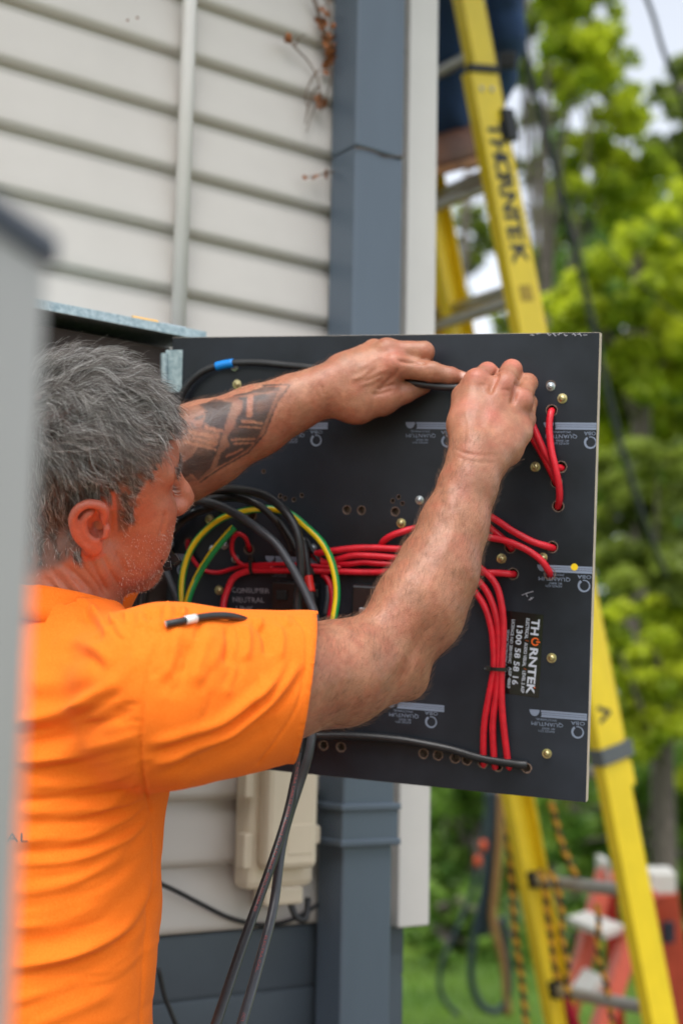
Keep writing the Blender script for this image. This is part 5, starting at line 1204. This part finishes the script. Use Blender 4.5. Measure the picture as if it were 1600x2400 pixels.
# bracket, strap, stop
MB().bbox(rpt(6.92, 0, 0) - LR * .004, (LQ, LU, LR), (.052, .010, .008), .004).build('guide_bracket', M_blkp, lad)
for dx in (-.018, .018): MB().lathe(rpt(6.75, 0, dx) - LR * .003, -LR, [(.007, 0), (.007, .002), (.004, .004)], 10).build('rivet', M_alu, lad)
MB().bbox(rpt(6.45, 0, .052) - LR * .002, (LQ, LU, LR), (.020, .040, .014), .004).build('stop_block', M_blkp, lad)
MB().bbox(rpt(1.16, 0, .008) + LR * .010, (LQ, LU, LR), (.058, .020, .022), .002).build('strap', M_strap, lad)
MB().bbox(rpt(.95, 0, .050) + LR * .010, (LQ, LU, LR), (.012, .030, .012), .002).build('stop_bracket', M_yel, lad)
for w in (0, 1): MB().bbox(rpt(kbot + .06, w, 0) + LR * (.012 if w == 0 else -.012), (LQ, LU, LR), (.05, .03, .02), .006).build('foot_pad', M_blkp, lad)
# stencilled name, reading down the stile
tA, tB = proj(rpt(6.4, 0, 0)), None
def k_of_y(y):
    ks = np.linspace(-3, 9, 400); ys = [proj(rpt(q, 0, 0))[1] for q in ks]; return float(np.interp(-y, -np.array(ys)[::1] if ys[0] < ys[-1] else [-v for v in ys], ks))
ktx, kty = k_of_y(285), k_of_y(612)
Ltx = np.linalg.norm(rpt(ktx) - rpt(kty))
for i, chx in enumerate('THORNTEK'):
    o = text_mesh(chx, .076, -LU, LQ, rpt(ktx, 0, -.022) - LU * (Ltx * i / 8) - LR * .0040, M_sten, 'stencil_letter', lad, xs=.95, bold=.0026)
o = text_mesh('>', .085, unit(-LU * .05 + LQ), unit(LU), rpt(k_of_y(1698), 0, -.030) - LR * .0040, M_sten, 'stencil_mark', lad, bold=.002)
M_smear = mat('rub_mark', srgb(176, 146, 44), .6, var=.2, vscale=80)
MB().box(rpt(k_of_y(688), 0, .002) - LR * .0036, (LQ, LU, LR), (.022, .020, .0004)).build('rub_mark', M_smear, lad)

# ------------------------------------------------------------------ yellow and black ropes on the ladder
def rope_mat():
    m = bpy.data.materials.new('twisted_rope'); m.use_nodes = True; n = m.node_tree.nodes; l = m.node_tree.links; b = n['Principled BSDF']
    at = n.new('ShaderNodeAttribute'); at.attribute_name = 'stripe'; mx_ = n.new('ShaderNodeMix'); mx_.data_type = 'RGBA'
    mx_.inputs['A'].default_value = (*srgb(206, 150, 44), 1); mx_.inputs['B'].default_value = (.012, .012, .012, 1)
    l.new(at.outputs['Fac'], mx_.inputs['Factor']); l.new(mx_.outputs['Result'], b.inputs['Base Color']); b.inputs['Roughness'].default_value = .75; return m
M_rope = rope_mat()
def rope(pts, r, label, period=.042):
    w = catmull([np.asarray(p) for p in pts], 4); d = np.r_[0, np.cumsum([np.linalg.norm(w[i + 1] - w[i]) for i in range(len(w) - 1)])]
    kk_ = int(d[-1] / .009) + 2; tt = np.linspace(0, d[-1], kk_); W_ = np.stack([np.interp(tt, d, [q[i] for q in w]) for i in range(3)], 1); n_ = 8
    b = MB(); b.tube(list(W_), [r * (1 + .22 * math.sin(2 * math.pi * t / period * 2)) for t in tt], n_)
    o = b.build('rope', M_rope, None, True); a = o.data.attributes.new('stripe', 'FLOAT', 'FACE'); vals = []
    for i in range(kk_ - 1):
        for j in range(n_): vals.append(1.0 if ((tt[i] / period + j / n_) % 1.0) > .55 else 0.0)
    vals += [0] * (len(o.data.polygons) - len(vals)); a.data.foreach_set('value', vals)
    return tag(o, label, 'rope')
rope([P(1188, 1900, 3.80), P(1190, 1960, 3.80), P(1200, 2100, 3.80), P(1208, 2200, 3.80), P(1222, 2300, 3.80), P(1232, 2400, 3.78), P(1238, 2480, 3.78)], .0085, 'yellow and black rope hanging left of the lower yellow stile')
rope([P(1290, 1880, 3.72), P(1302, 1925, 3.72), P(1318, 1985, 3.71), P(1345, 2045, 3.70), P(1360, 2075, 3.72)], .0085, 'short yellow and black rope slanting down to the upper visible rung')
rope([P(1262, 2040, 3.68), P(1275, 2070, 3.66), P(1280, 2130, 3.66), P(1290, 2200, 3.66), P(1298, 2260, 3.66), P(1306, 2300, 3.67)], .0085, 'yellow and black rope hanging just right of the left stile between two rungs')
rope([P(1285, 2040, 3.66), P(1305, 2080, 3.65), P(1315, 2130, 3.65), P(1316, 2200, 3.65), P(1330, 2265, 3.65), P(1325, 2310, 3.66), P(1345, 2350, 3.66)], .0085, 'yellow and black rope tied on the rungs, second from the left stile')
rope([P(1398, 2120, 3.62), P(1402, 2160, 3.62), P(1400, 2240, 3.62), P(1418, 2300, 3.62), P(1425, 2340, 3.62), P(1440, 2440, 3.6)], .0075, 'yellow and black rope hanging in front of the red step ladder')
M_rrag = mat('red_rag', srgb(176, 20, 48), .8, bump=.3)
rg = MB(); vs = []
for i in range(7):
    t = i / 6; a = P(1322 + 10 * t, 2335 + 90 * t, 3.68); b_ = P(1336 + 34 * t, 2340 + 90 * t, 3.66); vs += [a, (a + b_) / 2 + _f * -.015 * math.sin(t * 5), b_]
rg.add(vs, [(3 * i + j, 3 * i + j + 1, 3 * i + j + 4, 3 * i + j + 3) for i in range(6) for j in range(2)])
ro = rg.build('hanging_rag', M_rrag, None, True); ro.modifiers.new('t', 'SOLIDIFY').thickness = .004
tag(ro, 'dark red cloth hanging below the lowest visible rung', 'cloth')

# ------------------------------------------------------------------ worker standing on the ladder (only the legs are in the picture)
M_navy = mat('navy_trousers', srgb(36, 62, 102), .85, var=.2, vscale=12, bump=.3, bscale=60, bdist=.004); M_boot = mat('brown_boot_leather', srgb(116, 72, 46), .6, var=.2, vscale=20)
M_sole = mat('boot_sole', srgb(178, 126, 84), .7, var=.25, vscale=40); M_hivis = mat('work_shirt', srgb(226, 110, 20), .8)
wk = empty('person', P(1060, 395, 3.70), 'worker in navy trousers and brown boots standing high on the yellow ladder', 'person')
wsk = SDF(); wfw = unit(np.array([-LQ[0], -LQ[1], 0])); wl = np.cross(ZUP, wfw)
pel = P(1100, -560, 3.75)
wsk.cone(pel, pel + ZUP * .45, .11, .13, .05); wsk.cone(pel + ZUP * .5, pel + ZUP * .66, .05, .05, .03); wsk.sph(pel + ZUP * .78, .10, .03)
for s in (-1, 1): wsk.chain([(pel + ZUP * .48 + wl * s * .18, .055), (pel + ZUP * .25 + wl * s * .24 + wfw * .15, .045), (pel + ZUP * .38 + wl * s * .16 + wfw * .36, .034), (pel + ZUP * .40 + wl * s * .15 + wfw * .44, .038)], .02)
lg1 = [(pel + wl * .09, .10), (P(1052, 0, 3.70), .068), (P(1052, 160, 3.72), .058), (P(1062, 290, 3.73), .045)]
lg2 = [(pel - wl * .09, .10), (P(1165, -60, 3.86), .062), (P(1176, 70, 3.90), .052), (P(1160, 190, 4.0), .040), (P(1132, 260, 4.05), .038)]
wsk.chain(lg1, .03); wsk.chain(lg2, .03)
v_, f_ = wsk.mesh(pel - np.array([.6, .6, 1.25]), pel + np.array([.6, .6, 1.0]), .016, 12)
wb = link_mesh('body', v_, f_, M_hivis, wk, True)
tt_ = SDF(); tt_.cone(pel - ZUP * .02, pel + ZUP * .10, .14, .125, .05)
tt_.chain([(a, r + .014) for a, r in lg1], .03); tt_.chain([(a, r + .012) for a, r in lg2], .03)
v_, f_ = tt_.mesh(pel - np.array([.6, .6, 1.25]), pel + np.array([.6, .6, .4]), .012, 12)
nn = vnormals(v_, f_); v_ = v_ + nn * (vnoise(v_, 14, 3) * .010 + vnoise(v_, 30, 4) * .005)[:, None]
link_mesh('trousers', v_, f_, M_navy, wk, True)
def boot(toe, heel, up, name):
    bt = SDF(); d_ = unit(toe - heel); bt.cone(heel, heel + up * .12, .052, .052, .02); bt.cone(heel + up * .004, toe, .050, .046, .03)
    v_, f_ = bt.mesh(np.minimum(toe, heel) - .15, np.maximum(toe, heel) + .25, .009, 12); o = link_mesh(name, v_, f_, M_boot, wk, True)
    s_ = MB(); sd_ = unit(np.cross(d_, up)); m_ = (toe + heel) / 2; L = np.linalg.norm(toe - heel) / 2
    s_.bbox(m_ - up * .040, (d_, sd_, up), (L + .045, .046, .008), .004)
    for i in range(9): s_.box(m_ - up * .051 + d_ * ((i - 4) / 4 * (L + .03)), (d_, sd_, up), (.006, .042, .004))
    s_.build('sole', M_sole, o)
boot(P(985, 372, 3.52), P(1098, 345, 3.74), ZUP, 'boot')
boot(P(1090, 292, 3.98), P(1135, 280, 4.08), ZUP, 'boot')
MB().bbox(P(1188, 142, 3.80), (_r, _u, _f), (.024, .022, .012), .005).build('knee_strap', M_blkp, wk)

# ------------------------------------------------------------------ red step ladder behind
M_redf = mat('faded_red_fibreglass', srgb(198, 84, 58), .5, var=.12, vscale=12); M_redi = mat('red_fibreglass_inside', srgb(182, 44, 34), .5, var=.1, vscale=12); M_cap = mat('pale_plastic_cap', srgb(206, 204, 196), .5, var=.06, vscale=20)
SD = 4.9
sl = empty('step_ladder', P(1440, 2450, SD) * np.array([1, 1, 0]), 'faded red fibreglass step ladder standing behind the yellow ladder', 'step ladder')
def bar(a, b, w, t, m_, name, wd=None):
    a, b = np.asarray(a), np.asarray(b); d_ = unit(b - a); s_ = unit(np.cross(d_, _f)); n_ = np.cross(d_, s_)
    return MB().bbox((a + b) / 2, (d_, s_, n_), (np.linalg.norm(b - a) / 2, w / 2, t / 2), .004).build(name, m_, sl)
gz = lambda p: p
bar(P(1420, 2040, 4.8), P(1280, 2560, 4.55), .050, .085, M_redf, 'rail'); bar(P(1512, 2085, 4.55), P(1345, 2600, 4.3), .050, .085, M_redf, 'rail')
bar(P(1424, 2050, 4.90), P(1460, 2600, 5.2), .040, .05, M_redi, 'rear_rail'); bar(P(1550, 2090, 4.75), P(1620, 2560, 5.05), .095, .05, M_redf, 'rear_rail')
bar(P(1406, 2060, 4.95), P(1330, 2320, 4.75), .02, .02, M_redi, 'brace')
MB().bbox(P(1412, 2035, 4.8), (unit(P(1500, 2060, 4.55) - P(1420, 2035, 4.8)), _u, _f), (.040, .034, .05), .007).build('top_cap', M_cap, sl)
MB().bbox(P(1545, 2062, 4.65), (_r, _u, _f), (.042, .034, .05), .007).build('top_cap', M_cap, sl)
bar(P(1352, 2150, 4.72), P(1440, 2185, 4.5), .026, .08, M_cap, 'tread'); bar(P(1350, 2290, 4.68), P(1400, 2318, 4.45), .026, .08, M_cap, 'tread')
bar(P(1290, 2420, 4.6), P(1390, 2470, 4.4), .026, .08, M_cap, 'tread')
MB().bbox(P(1565, 2185, 4.72), (_r, _u, _f), (.020, .035, .01), .004).build('warning_label', M_sten, sl)

# ------------------------------------------------------------------ hoses and ropes hanging in the garden
M_hose = mat('dark_hose', srgb(36, 52, 62), .5); M_obob = mat('orange_plastic', srgb(196, 74, 30), .5); M_tan = mat('tan_rope', srgb(150, 112, 66), .8)
HD = 6.2
def hose(pts, r, m_, lab, cat='hose', d=HD):
    return tag(MB().tube([P(x, y, d) for x, y in pts], r, 8, smooth=8).build('garden_hose' if cat == 'hose' else 'hanging_rope', m_, None, True), lab, cat)
hose([(1160, 1850), (1150, 1950), (1135, 2080), (1118, 2160), (1105, 2240), (1105, 2300), (1122, 2350), (1150, 2370), (1180, 2360), (1192, 2310), (1188, 2240), (1178, 2150)], .016, M_hose, 'dark hose hanging in a long loop left of the yellow ladder', d=6.0)
hose([(1140, 1900), (1120, 2030), (1095, 2120), (1060, 2200), (1035, 2260), (1030, 2310), (1045, 2350), (1075, 2380)], .011, M_hose, 'thinner dark hose loop nearest the white corner board', d=6.3)
hose([(1172, 1850), (1170, 1960), (1160, 2080), (1155, 2160), (1180, 2260), (1190, 2380)], .017, M_tan, 'tan rope hanging beside the dark hose', 'rope', d=6.0)
hose([(1150, 1850), (1152, 1920), (1148, 2010), (1138, 2110), (1128, 2190)], .030, M_hose, 'bundle of dark hose hanging straight under the panel', d=6.05)
for (x, y, lab) in ((1132, 1982, 'upper orange plastic fitting on the hanging hoses'), (1119, 2018, 'lower orange plastic fitting on the hanging hoses')):
    tag(MB().lathe(P(x, y, 5.95), ZUP, [(.006, -.024), (.014, -.018), (.017, 0), (.014, .018), (.006, .024)], 12).build('hose_fitting', M_obob, None, True), lab, 'hose fitting')

# ------------------------------------------------------------------ overhead cables
M_wire = mat('black_service_wire', srgb(26, 34, 34), .5)
def wire(pts, r, lab): return tag(MB().tube([P(*p) for p in pts], r, 8, smooth=8).build('overhead_cable', M_wire, None, True), lab, 'cable')
wire([(1195, -40, 5.5), (1225, 100, 5.5), (1262, 250, 5.6), (1295, 380, 5.7), (1330, 520, 5.8), (1360, 640, 5.9), (1385, 745, 6.0), (1430, 950, 6.1), (1500, 1200, 6.2), (1560, 1350, 6.4)], .013, 'dark cable sagging down in front of the trees right of the yellow ladder')
wire([(1500, -40, 5.0), (1530, 40, 5.1), (1550, 110, 5.2), (1580, 190, 5.3), (1620, 300, 5.4)], .009, 'dark cable crossing the bright sky at the top right corner')
wire([(1290, 340, 6.0), (1340, 460, 6.1), (1400, 560, 6.2), (1480, 640, 6.3), (1560, 720, 6.4), (1640, 770, 6.5)], .0035, 'thin pale wire curving through the foliage at right')

# ------------------------------------------------------------------ grey post close to the camera
M_post = mat('grey_powder_coat', srgb(172, 170, 168), .5, var=.03, vscale=8); M_cap2 = mat('dark_navy_trim', srgb(40, 48, 64), .45)
fd = .55; pe = P(98, 1000, fd); pz = P(117, 606, fd)[2]
pdir = np.array([math.sin(R(15)), math.cos(R(15)), 0.0]); pperp = np.array([-pdir[1], pdir[0], 0.0])
pc_ = pe - pdir * .085 + pperp * .022
dr = empty('metal_post', (pc_[0], pc_[1], .06), 'out of focus grey metal post with dark cap at the left edge', 'post')
MB().bbox((pc_[0], pc_[1], pz / 2 + .03), (pdir, pperp, ZUP), (.085, .022, pz / 2 - .03), .003).build('post_body', M_post, dr)
MB().bbox((pc_[0], pc_[1], pz + .006), (pdir, pperp, ZUP), (.088, .025, .0062), .002).build('post_cap', M_cap2, dr)

# ------------------------------------------------------------------ trees and shrubs
def leaf_mat(name, c1, c2, tr=.35):
    m = bpy.data.materials.new(name); m.use_nodes = True; n = m.node_tree.nodes; l = m.node_tree.links; b = n['Principled BSDF']
    at = n.new('ShaderNodeAttribute'); at.attribute_name = 'shade'; mx_ = n.new('ShaderNodeMix'); mx_.data_type = 'RGBA'
    mx_.inputs['A'].default_value = (*c1, 1); mx_.inputs['B'].default_value = (*c2, 1); l.new(at.outputs['Fac'], mx_.inputs['Factor'])
    l.new(mx_.outputs['Result'], b.inputs['Base Color']); b.inputs['Roughness'].default_value = .45
    tn = n.new('ShaderNodeBsdfTranslucent'); l.new(mx_.outputs['Result'], tn.inputs['Color']); ms = n.new('ShaderNodeMixShader'); ms.inputs[0].default_value = tr
    l.new(b.outputs[0], ms.inputs[1]); l.new(tn.outputs[0], ms.inputs[2]); l.new(ms.outputs[0], n['Material Output'].inputs[0]); return m
M_lime = leaf_mat('lime_foliage', (.25, .35, .016), (.68, .74, .05), .6); M_mid = leaf_mat('green_foliage', (.11, .24, .03), (.32, .48, .07), .55)
M_fresh = leaf_mat('fresh_green_foliage', (.10, .22, .03), (.32, .50, .09), .5)
M_olive = leaf_mat('olive_foliage', (.12, .17, .03), (.34, .42, .06), .55); M_bark = mat('bark', srgb(96, 88, 80), .9, var=.3, vscale=14, bump=.5, bscale=18, bdist=.02)
M_barkd = mat('dark_bark', srgb(92, 76, 66), .9, var=.3, vscale=12, bump=.5, bscale=14, bdist=.02)
def foliage(clumps, count, size, seed, droop=.3):
    """clumps: (centre, radii 3); leaves are folded quads spread through every clump, denser towards the outside"""
    g = np.random.default_rng(seed); sub_ = []
    for c, rr_ in clumps:
        rr_ = np.array(rr_)
        for _ in range(11):
            d_ = g.normal(size=3); d_ /= np.linalg.norm(d_); k_ = g.uniform(.22, .46)
            sub_.append((np.asarray(c) + d_ * rr_ * g.uniform(.35, 1.05), rr_ * k_ * np.array([1.15, 1.15, .75])))
    clumps = sub_
    vol = np.array([np.prod(c[1]) ** (2 / 3) for c in clumps]); ci = g.choice(len(clumps), count, p=vol / vol.sum())
    C = np.array([c[0] for c in clumps])[ci]; RR_ = np.array([c[1] for c in clumps])[ci]
    d = g.normal(size=(count, 3)); d /= np.linalg.norm(d, axis=1, keepdims=True); rad = g.random(count) ** .45
    p = C + d * rad[:, None] * RR_ * (1 + .25 * vnoise(C + d * RR_, 3.0, seed)[:, None])
    a = g.normal(size=(count, 3)); a[:, 2] -= droop; a /= np.linalg.norm(a, axis=1, keepdims=True)
    n_ = g.normal(size=(count, 3)) * .75; n_[:, 2] += .9; n_ -= (n_ * a).sum(1, keepdims=True) * a; n_ /= np.linalg.norm(n_, axis=1, keepdims=True); b_ = np.cross(n_, a)
    L = size * g.uniform(.6, 1.3, count)[:, None]; w_ = L * .30
    v = np.stack([p - a * L * .5, p + b_ * w_ + n_ * w_ * .3, p + a * L * .5, p - b_ * w_ + n_ * w_ * .3], 1).reshape(-1, 3)
    f = np.arange(count * 4).reshape(-1, 4)
    sh = np.clip(.5 + .5 * np.sin(ci * 12.9898 + seed) * .9 + g.normal(size=count) * .22 + .25 * vnoise(p, 4, seed + 1), 0, 1)
    return v, f, np.repeat(sh, 4)
def tree(name, base, trunk, clumps, count, size, m_, label, cat, seed, bark=M_bark, group=None, droop=.3, limbs=True):
    rt_ = empty(name, base, label, cat, group)
    b = MB(); b.tube([np.asarray(q) for q, r_ in trunk], [r_ for q, r_ in trunk], 10, smooth=6)
    g = random.Random(seed)
    if limbs:
        for (c, rr_) in clumps:
            s_ = trunk[g.randrange(max(1, len(trunk) // 2), len(trunk))][0]; s_ = np.asarray(s_); c = np.asarray(c)
            b.tube([s_, (s_ + c) / 2 + np.array([g.uniform(-.1, .1), g.uniform(-.1, .1), g.uniform(0, .2)]), c], [trunk[-1][1] * .8, .008], 6, smooth=4)
    b.build('trunk', bark, rt_, True)
    v, f, sh = foliage(clumps, count, size, seed, droop)
    o = link_mesh('crown', v, f, m_, rt_); a = o.data.attributes.new('shade', 'FLOAT', 'POINT'); a.data.foreach_set('value', sh)
    return rt_
def cl(list_, d, sq=1.0, seed=0):
    """clumps from (x, y, radius in pixels) at depth d, spread a little in depth"""
    g = random.Random(seed + int(d * 10)); out = []
    for (x, y, r_) in list_:
        dd = d + g.uniform(-.5, .5); rr_ = r_ * dd / FPX; out.append((P(x, y, dd), (rr_, rr_ * 1.1, rr_ * sq)))
    return out
def gnd(x, d): q = P(x, 1700, d); return np.array([q[0], q[1], 0.0])
def trunk_to(x, d, pts, r0): return [(gnd(x, d), r0)] + [(P(a, b_, d), r0 * k_) for a, b_, k_ in pts]
# lime green tree, right
tree('lime_tree', gnd(1480, 9.0), trunk_to(1480, 9.0, [(1490, 1500, .9), (1500, 1000, .7), (1490, 700, .5)], .09),
     cl([(1330, 770, 90), (1420, 700, 110), (1510, 640, 100), (1590, 700, 110), (1380, 880, 110), (1500, 850, 120), (1600, 860, 120), (1440, 960, 110), (1560, 980, 120), (1330, 690, 60), (1660, 780, 130), (1540, 560, 70), (1600, 500, 80)], 9.0), 22000, .075, M_lime,
     'bright lime green leafy tree filling the right side above the panel', 'tree', 3)
tree('lime_tree', gnd(1320, 11.5), trunk_to(1290, 11.5, [(1290, 1500, .9), (1280, 900, .8), (1270, 400, .6), (1290, 100, .4)], .05),
     cl([(1330, 60, 70), (1380, 20, 70), (1350, 160, 80), (1400, 120, 70), (1420, 220, 70), (1300, 180, 50), (1360, 330, 90), (1440, 360, 80), (1500, 420, 80), (1400, 460, 80), (1330, 450, 60), (1470, 290, 60), (1290, 20, 45), (1330, -60, 80), (1400, -80, 70)], 11.5), 15000, .075, M_lime,
     'tall light green tree rising into the white sky right of the ladder top', 'tree', 4)
tree('olive_tree', gnd(1250, 13.0), trunk_to(1235, 13.0, [(1240, 1400, .9), (1255, 900, .75), (1250, 500, .6), (1235, 150, .45), (1230, -60, .3)], .05),
     cl([(1235, 40, 45), (1225, 160, 40), (1270, 280, 50), (1240, 400, 40), (1290, 520, 55), (1260, 620, 40), (1290, 700, 50), (1090, 520, 45), (1110, 620, 35), (1080, 720, 45), (1140, 560, 30), (1250, -40, 50), (1190, 760, 40), (1060, 640, 30)], 13.0), 5200, .10, M_olive,
     'thin grey trunked tree with sparse dark leaves behind the ladder', 'tree', 5, bark=M_bark)
tree('fine_tree', gnd(1600, 14.0), trunk_to(1640, 14.0, [(1640, 1000, .9), (1630, 500, .7), (1610, 200, .5)], .12),
     cl([(1590, 180, 60), (1610, 280, 70), (1570, 340, 55), (1620, 420, 80), (1550, 230, 35), (1600, 560, 70)], 14.0), 3200, .10, M_olive,
     'fine leaved tree at the right edge below the bright sky', 'tree', 6)
tree('fresh_tree', gnd(1500, 14.5), trunk_to(1500, 14.5, [(1500, 1500, .9), (1490, 1000, .7), (1480, 600, .5)], .08),
     cl([(1330, 560, 70), (1420, 560, 80), (1500, 500, 80), (1380, 640, 80), (1480, 650, 90), (1580, 620, 90), (1330, 700, 70), (1430, 780, 90), (1540, 780, 100), (1650, 740, 110), (1400, 900, 90), (1500, 920, 100), (1620, 900, 110), (1440, 1040, 90), (1540, 1060, 100), (1660, 1060, 120), (1300, 330, 45), (1310, 440, 50), (1440, 430, 60)], 14.5), 20000, .12, M_fresh,
     'broad fresh green tree standing behind the lime green one', 'tree', 15)
# shrubs behind and beside the panel
tree('leafy_shrub', gnd(1540, 7.8), trunk_to(1540, 7.8, [(1540, 1700, .8), (1530, 1400, .5)], .05),
     cl([(1450, 1120, 80), (1540, 1100, 90), (1430, 1230, 80), (1520, 1230, 100), (1610, 1180, 100), (1450, 1350, 90), (1560, 1350, 110), (1650, 1330, 120)], 7.8), 11000, .065, M_olive,
     'olive green shrub right of the panel edge at mid height', 'shrub', 7)
tree('leafy_shrub', gnd(1560, 7.2), trunk_to(1560, 7.2, [(1560, 1800, .8), (1550, 1600, .5)], .05),
     cl([(1430, 1480, 70), (1530, 1470, 100), (1630, 1480, 110), (1480, 1580, 80), (1580, 1600, 110), (1520, 1720, 90), (1620, 1740, 120), (1450, 1660, 60)], 7.2), 11000, .06, M_lime,
     'yellow green shrub right of the ladder below the panel middle', 'shrub', 8)
tree('leafy_shrub', gnd(1560, 8.2), trunk_to(1560, 8.2, [(1560, 2000, .8), (1550, 1900, .5)], .05),
     cl([(1330, 1900, 90), (1430, 1860, 110), (1540, 1880, 120), (1640, 1900, 130), (1360, 2000, 90), (1480, 2000, 120), (1600, 2040, 130), (1420, 2120, 110), (1560, 2150, 130), (1300, 1980, 70)], 8.2), 14000, .065, M_mid,
     'deep green shrub behind the red step ladder', 'shrub', 9)
tree('leafy_shrub', gnd(1100, 9.5), trunk_to(1120, 9.5, [(1120, 2000, .8), (1130, 1850, .5)], .06),
     cl([(1030, 1900, 60), (1100, 1880, 70), (1180, 1900, 70), (1040, 2000, 65), (1120, 1980, 70), (1200, 2000, 60), (1050, 2090, 60), (1140, 2080, 70), (1240, 1900, 60), (1020, 1820, 60), (1110, 1790, 70), (1230, 2040, 60)], 9.5), 11000, .085, M_fresh,
     'green shrub behind the hanging hoses beside the house corner', 'shrub', 10, droop=1.2)
tree('leafy_shrub', gnd(1260, 10.5), trunk_to(1270, 10.5, [(1270, 2000, .9), (1260, 1700, .6)], .10),
     cl([(1060, 1700, 90), (1200, 1650, 100), (1300, 1750, 90), (1300, 1900, 90), (1350, 1500, 120), (1200, 1400, 120), (1250, 1200, 120)], 10.5), 7000, .10, M_olive,
     'dark shaded shrub behind the panel between the ladder rails', 'shrub', 11, bark=M_barkd)
tree('leafy_shrub', gnd(1040, 8.2), trunk_to(1040, 8.2, [(1040, 2200, .9), (1045, 2150, .6)], .04),
     cl([(985, 2110, 45), (1030, 2140, 50), (1080, 2150, 50), (1140, 2170, 50), (1200, 2190, 45), (1000, 2190, 45), (1060, 2210, 45), (960, 2150, 40), (960, 2210, 40), (1120, 2225, 45), (1180, 2235, 45), (1020, 2235, 35), (1240, 2230, 45), (1300, 2230, 45)], 8.2, .8), 8500, .07, M_fresh,
     'low light green bush on the lawn beside the house corner', 'shrub', 12, droop=.6)
# pale flowers dotted over the low bush
M_fl = mat('pale_flower', srgb(224, 216, 206), .6)
fl_ = random.Random(3)
for (x, y) in []:
    c = P(x, y, 7.7); b = MB()
    for i in range(5):
        t = 2 * math.pi * i / 5; d_ = _r * math.cos(t) + _u * math.sin(t); s_ = np.cross(d_, _f)
        b.add([c - _f * .004, c + d_ * .014 + s_ * .008 - _f * .012, c + d_ * .022 - _f * .006, c + d_ * .014 - s_ * .008 - _f * .012], [(0, 1, 2, 3)])
    tag(b.build('flower', M_fl, None), 'small pale flower on the bushes beside the house corner', 'flower', 'pale flowers on the bushes')
# grass blades standing on the lawn
gg = np.random.default_rng(5); ng = 26000; gx = gg.uniform(.0, 3.2, ng); gy = gg.uniform(4.9, 9.0, ng); gh = gg.uniform(.025, .075, ng); ga = gg.uniform(0, 6.28, ng)
gz0 = .03 * np.sin(gx * .7) * np.cos(gy * .5); lean_ = gg.normal(size=(ng, 2)) * .02
gv_ = np.stack([np.stack([gx - .004 * np.cos(ga), gy - .004 * np.sin(ga), gz0 - .002], 1), np.stack([gx + .004 * np.cos(ga), gy + .004 * np.sin(ga), gz0 - .002], 1), np.stack([gx + lean_[:, 0], gy + lean_[:, 1], gz0 + gh], 1)], 1).reshape(-1, 3)
o = link_mesh('grass_blades', gv_, np.arange(ng * 3).reshape(-1, 3), M_mid); a = o.data.attributes.new('shade', 'FLOAT', 'POINT'); a.data.foreach_set('value', np.repeat(np.clip(.5 + .6 * vnoise(np.stack([gx, gy, gx * 0], 1), 2.5, 8), 0, 1), 3))
struct(o, 'short grass standing on the lawn beyond the house corner', 'stuff'); o['category'] = 'grass'
# far belt of trees closing the view
far = [(x, y, r_) for x, y, r_ in [(300, 1750, 200), (700, 1700, 200), (1000, 1600, 180), (1150, 1450, 170), (1350, 1500, 180), (1600, 1450, 220), (1900, 1500, 250), (1050, 1850, 150), (1250, 1800, 160), (1500, 1750, 180), (1750, 1800, 220), (2100, 1700, 260), (1480, 1250, 160), (1650, 1150, 180), (1420, 1080, 150), (1560, 1000, 160), (1450, 900, 140), (1600, 850, 160), (1700, 1000, 200), (1500, 760, 110), (1620, 660, 120), (1250, 1150, 150), (1120, 1050, 140), (1000, 1150, 160), (880, 1250, 180), (700, 1350, 200), (500, 1450, 220), (1300, 980, 100), (1200, 1300, 160), (1050, 1400, 170)]]
v, f, sh_v = foliage(cl(far, 19.0), 34000, .20, 77); o = link_mesh('distant_trees', v, f, M_mid); a = o.data.attributes.new('shade', 'FLOAT', 'POINT'); a.data.foreach_set('value', sh_v)
struct(o, 'far mass of dark green trees closing the garden', 'stuff'); o['category'] = 'trees'
# grey tree trunks behind the ladder
for (x, d, pts, r_, lab) in ((1345, 9.0, [(1345, 1900, .95), (1340, 1500, .9), (1330, 1000, .8)], .03, 'slim grey tree trunk right of the ladder rails'), (1290, 9.3, [(1285, 1900, .95), (1280, 1500, .9)], .03, 'slim grey tree trunk between the ladder rails'),
                            (1090, 10.0, [(1080, 1700, .9), (1075, 1000, .8), (1095, 400, .6)], .045, 'brown tree trunk seen between the ladder and the corner board')):
    rt_ = empty('tree_trunk', gnd(x, d), lab, 'tree')
    MB().tube([gnd(x, d)] + [P(a, b_, d) for a, b_, _ in pts], [r_] + [r_ * k_ for _, _, k_ in pts], 10, smooth=6).build('trunk', M_bark, rt_, True)
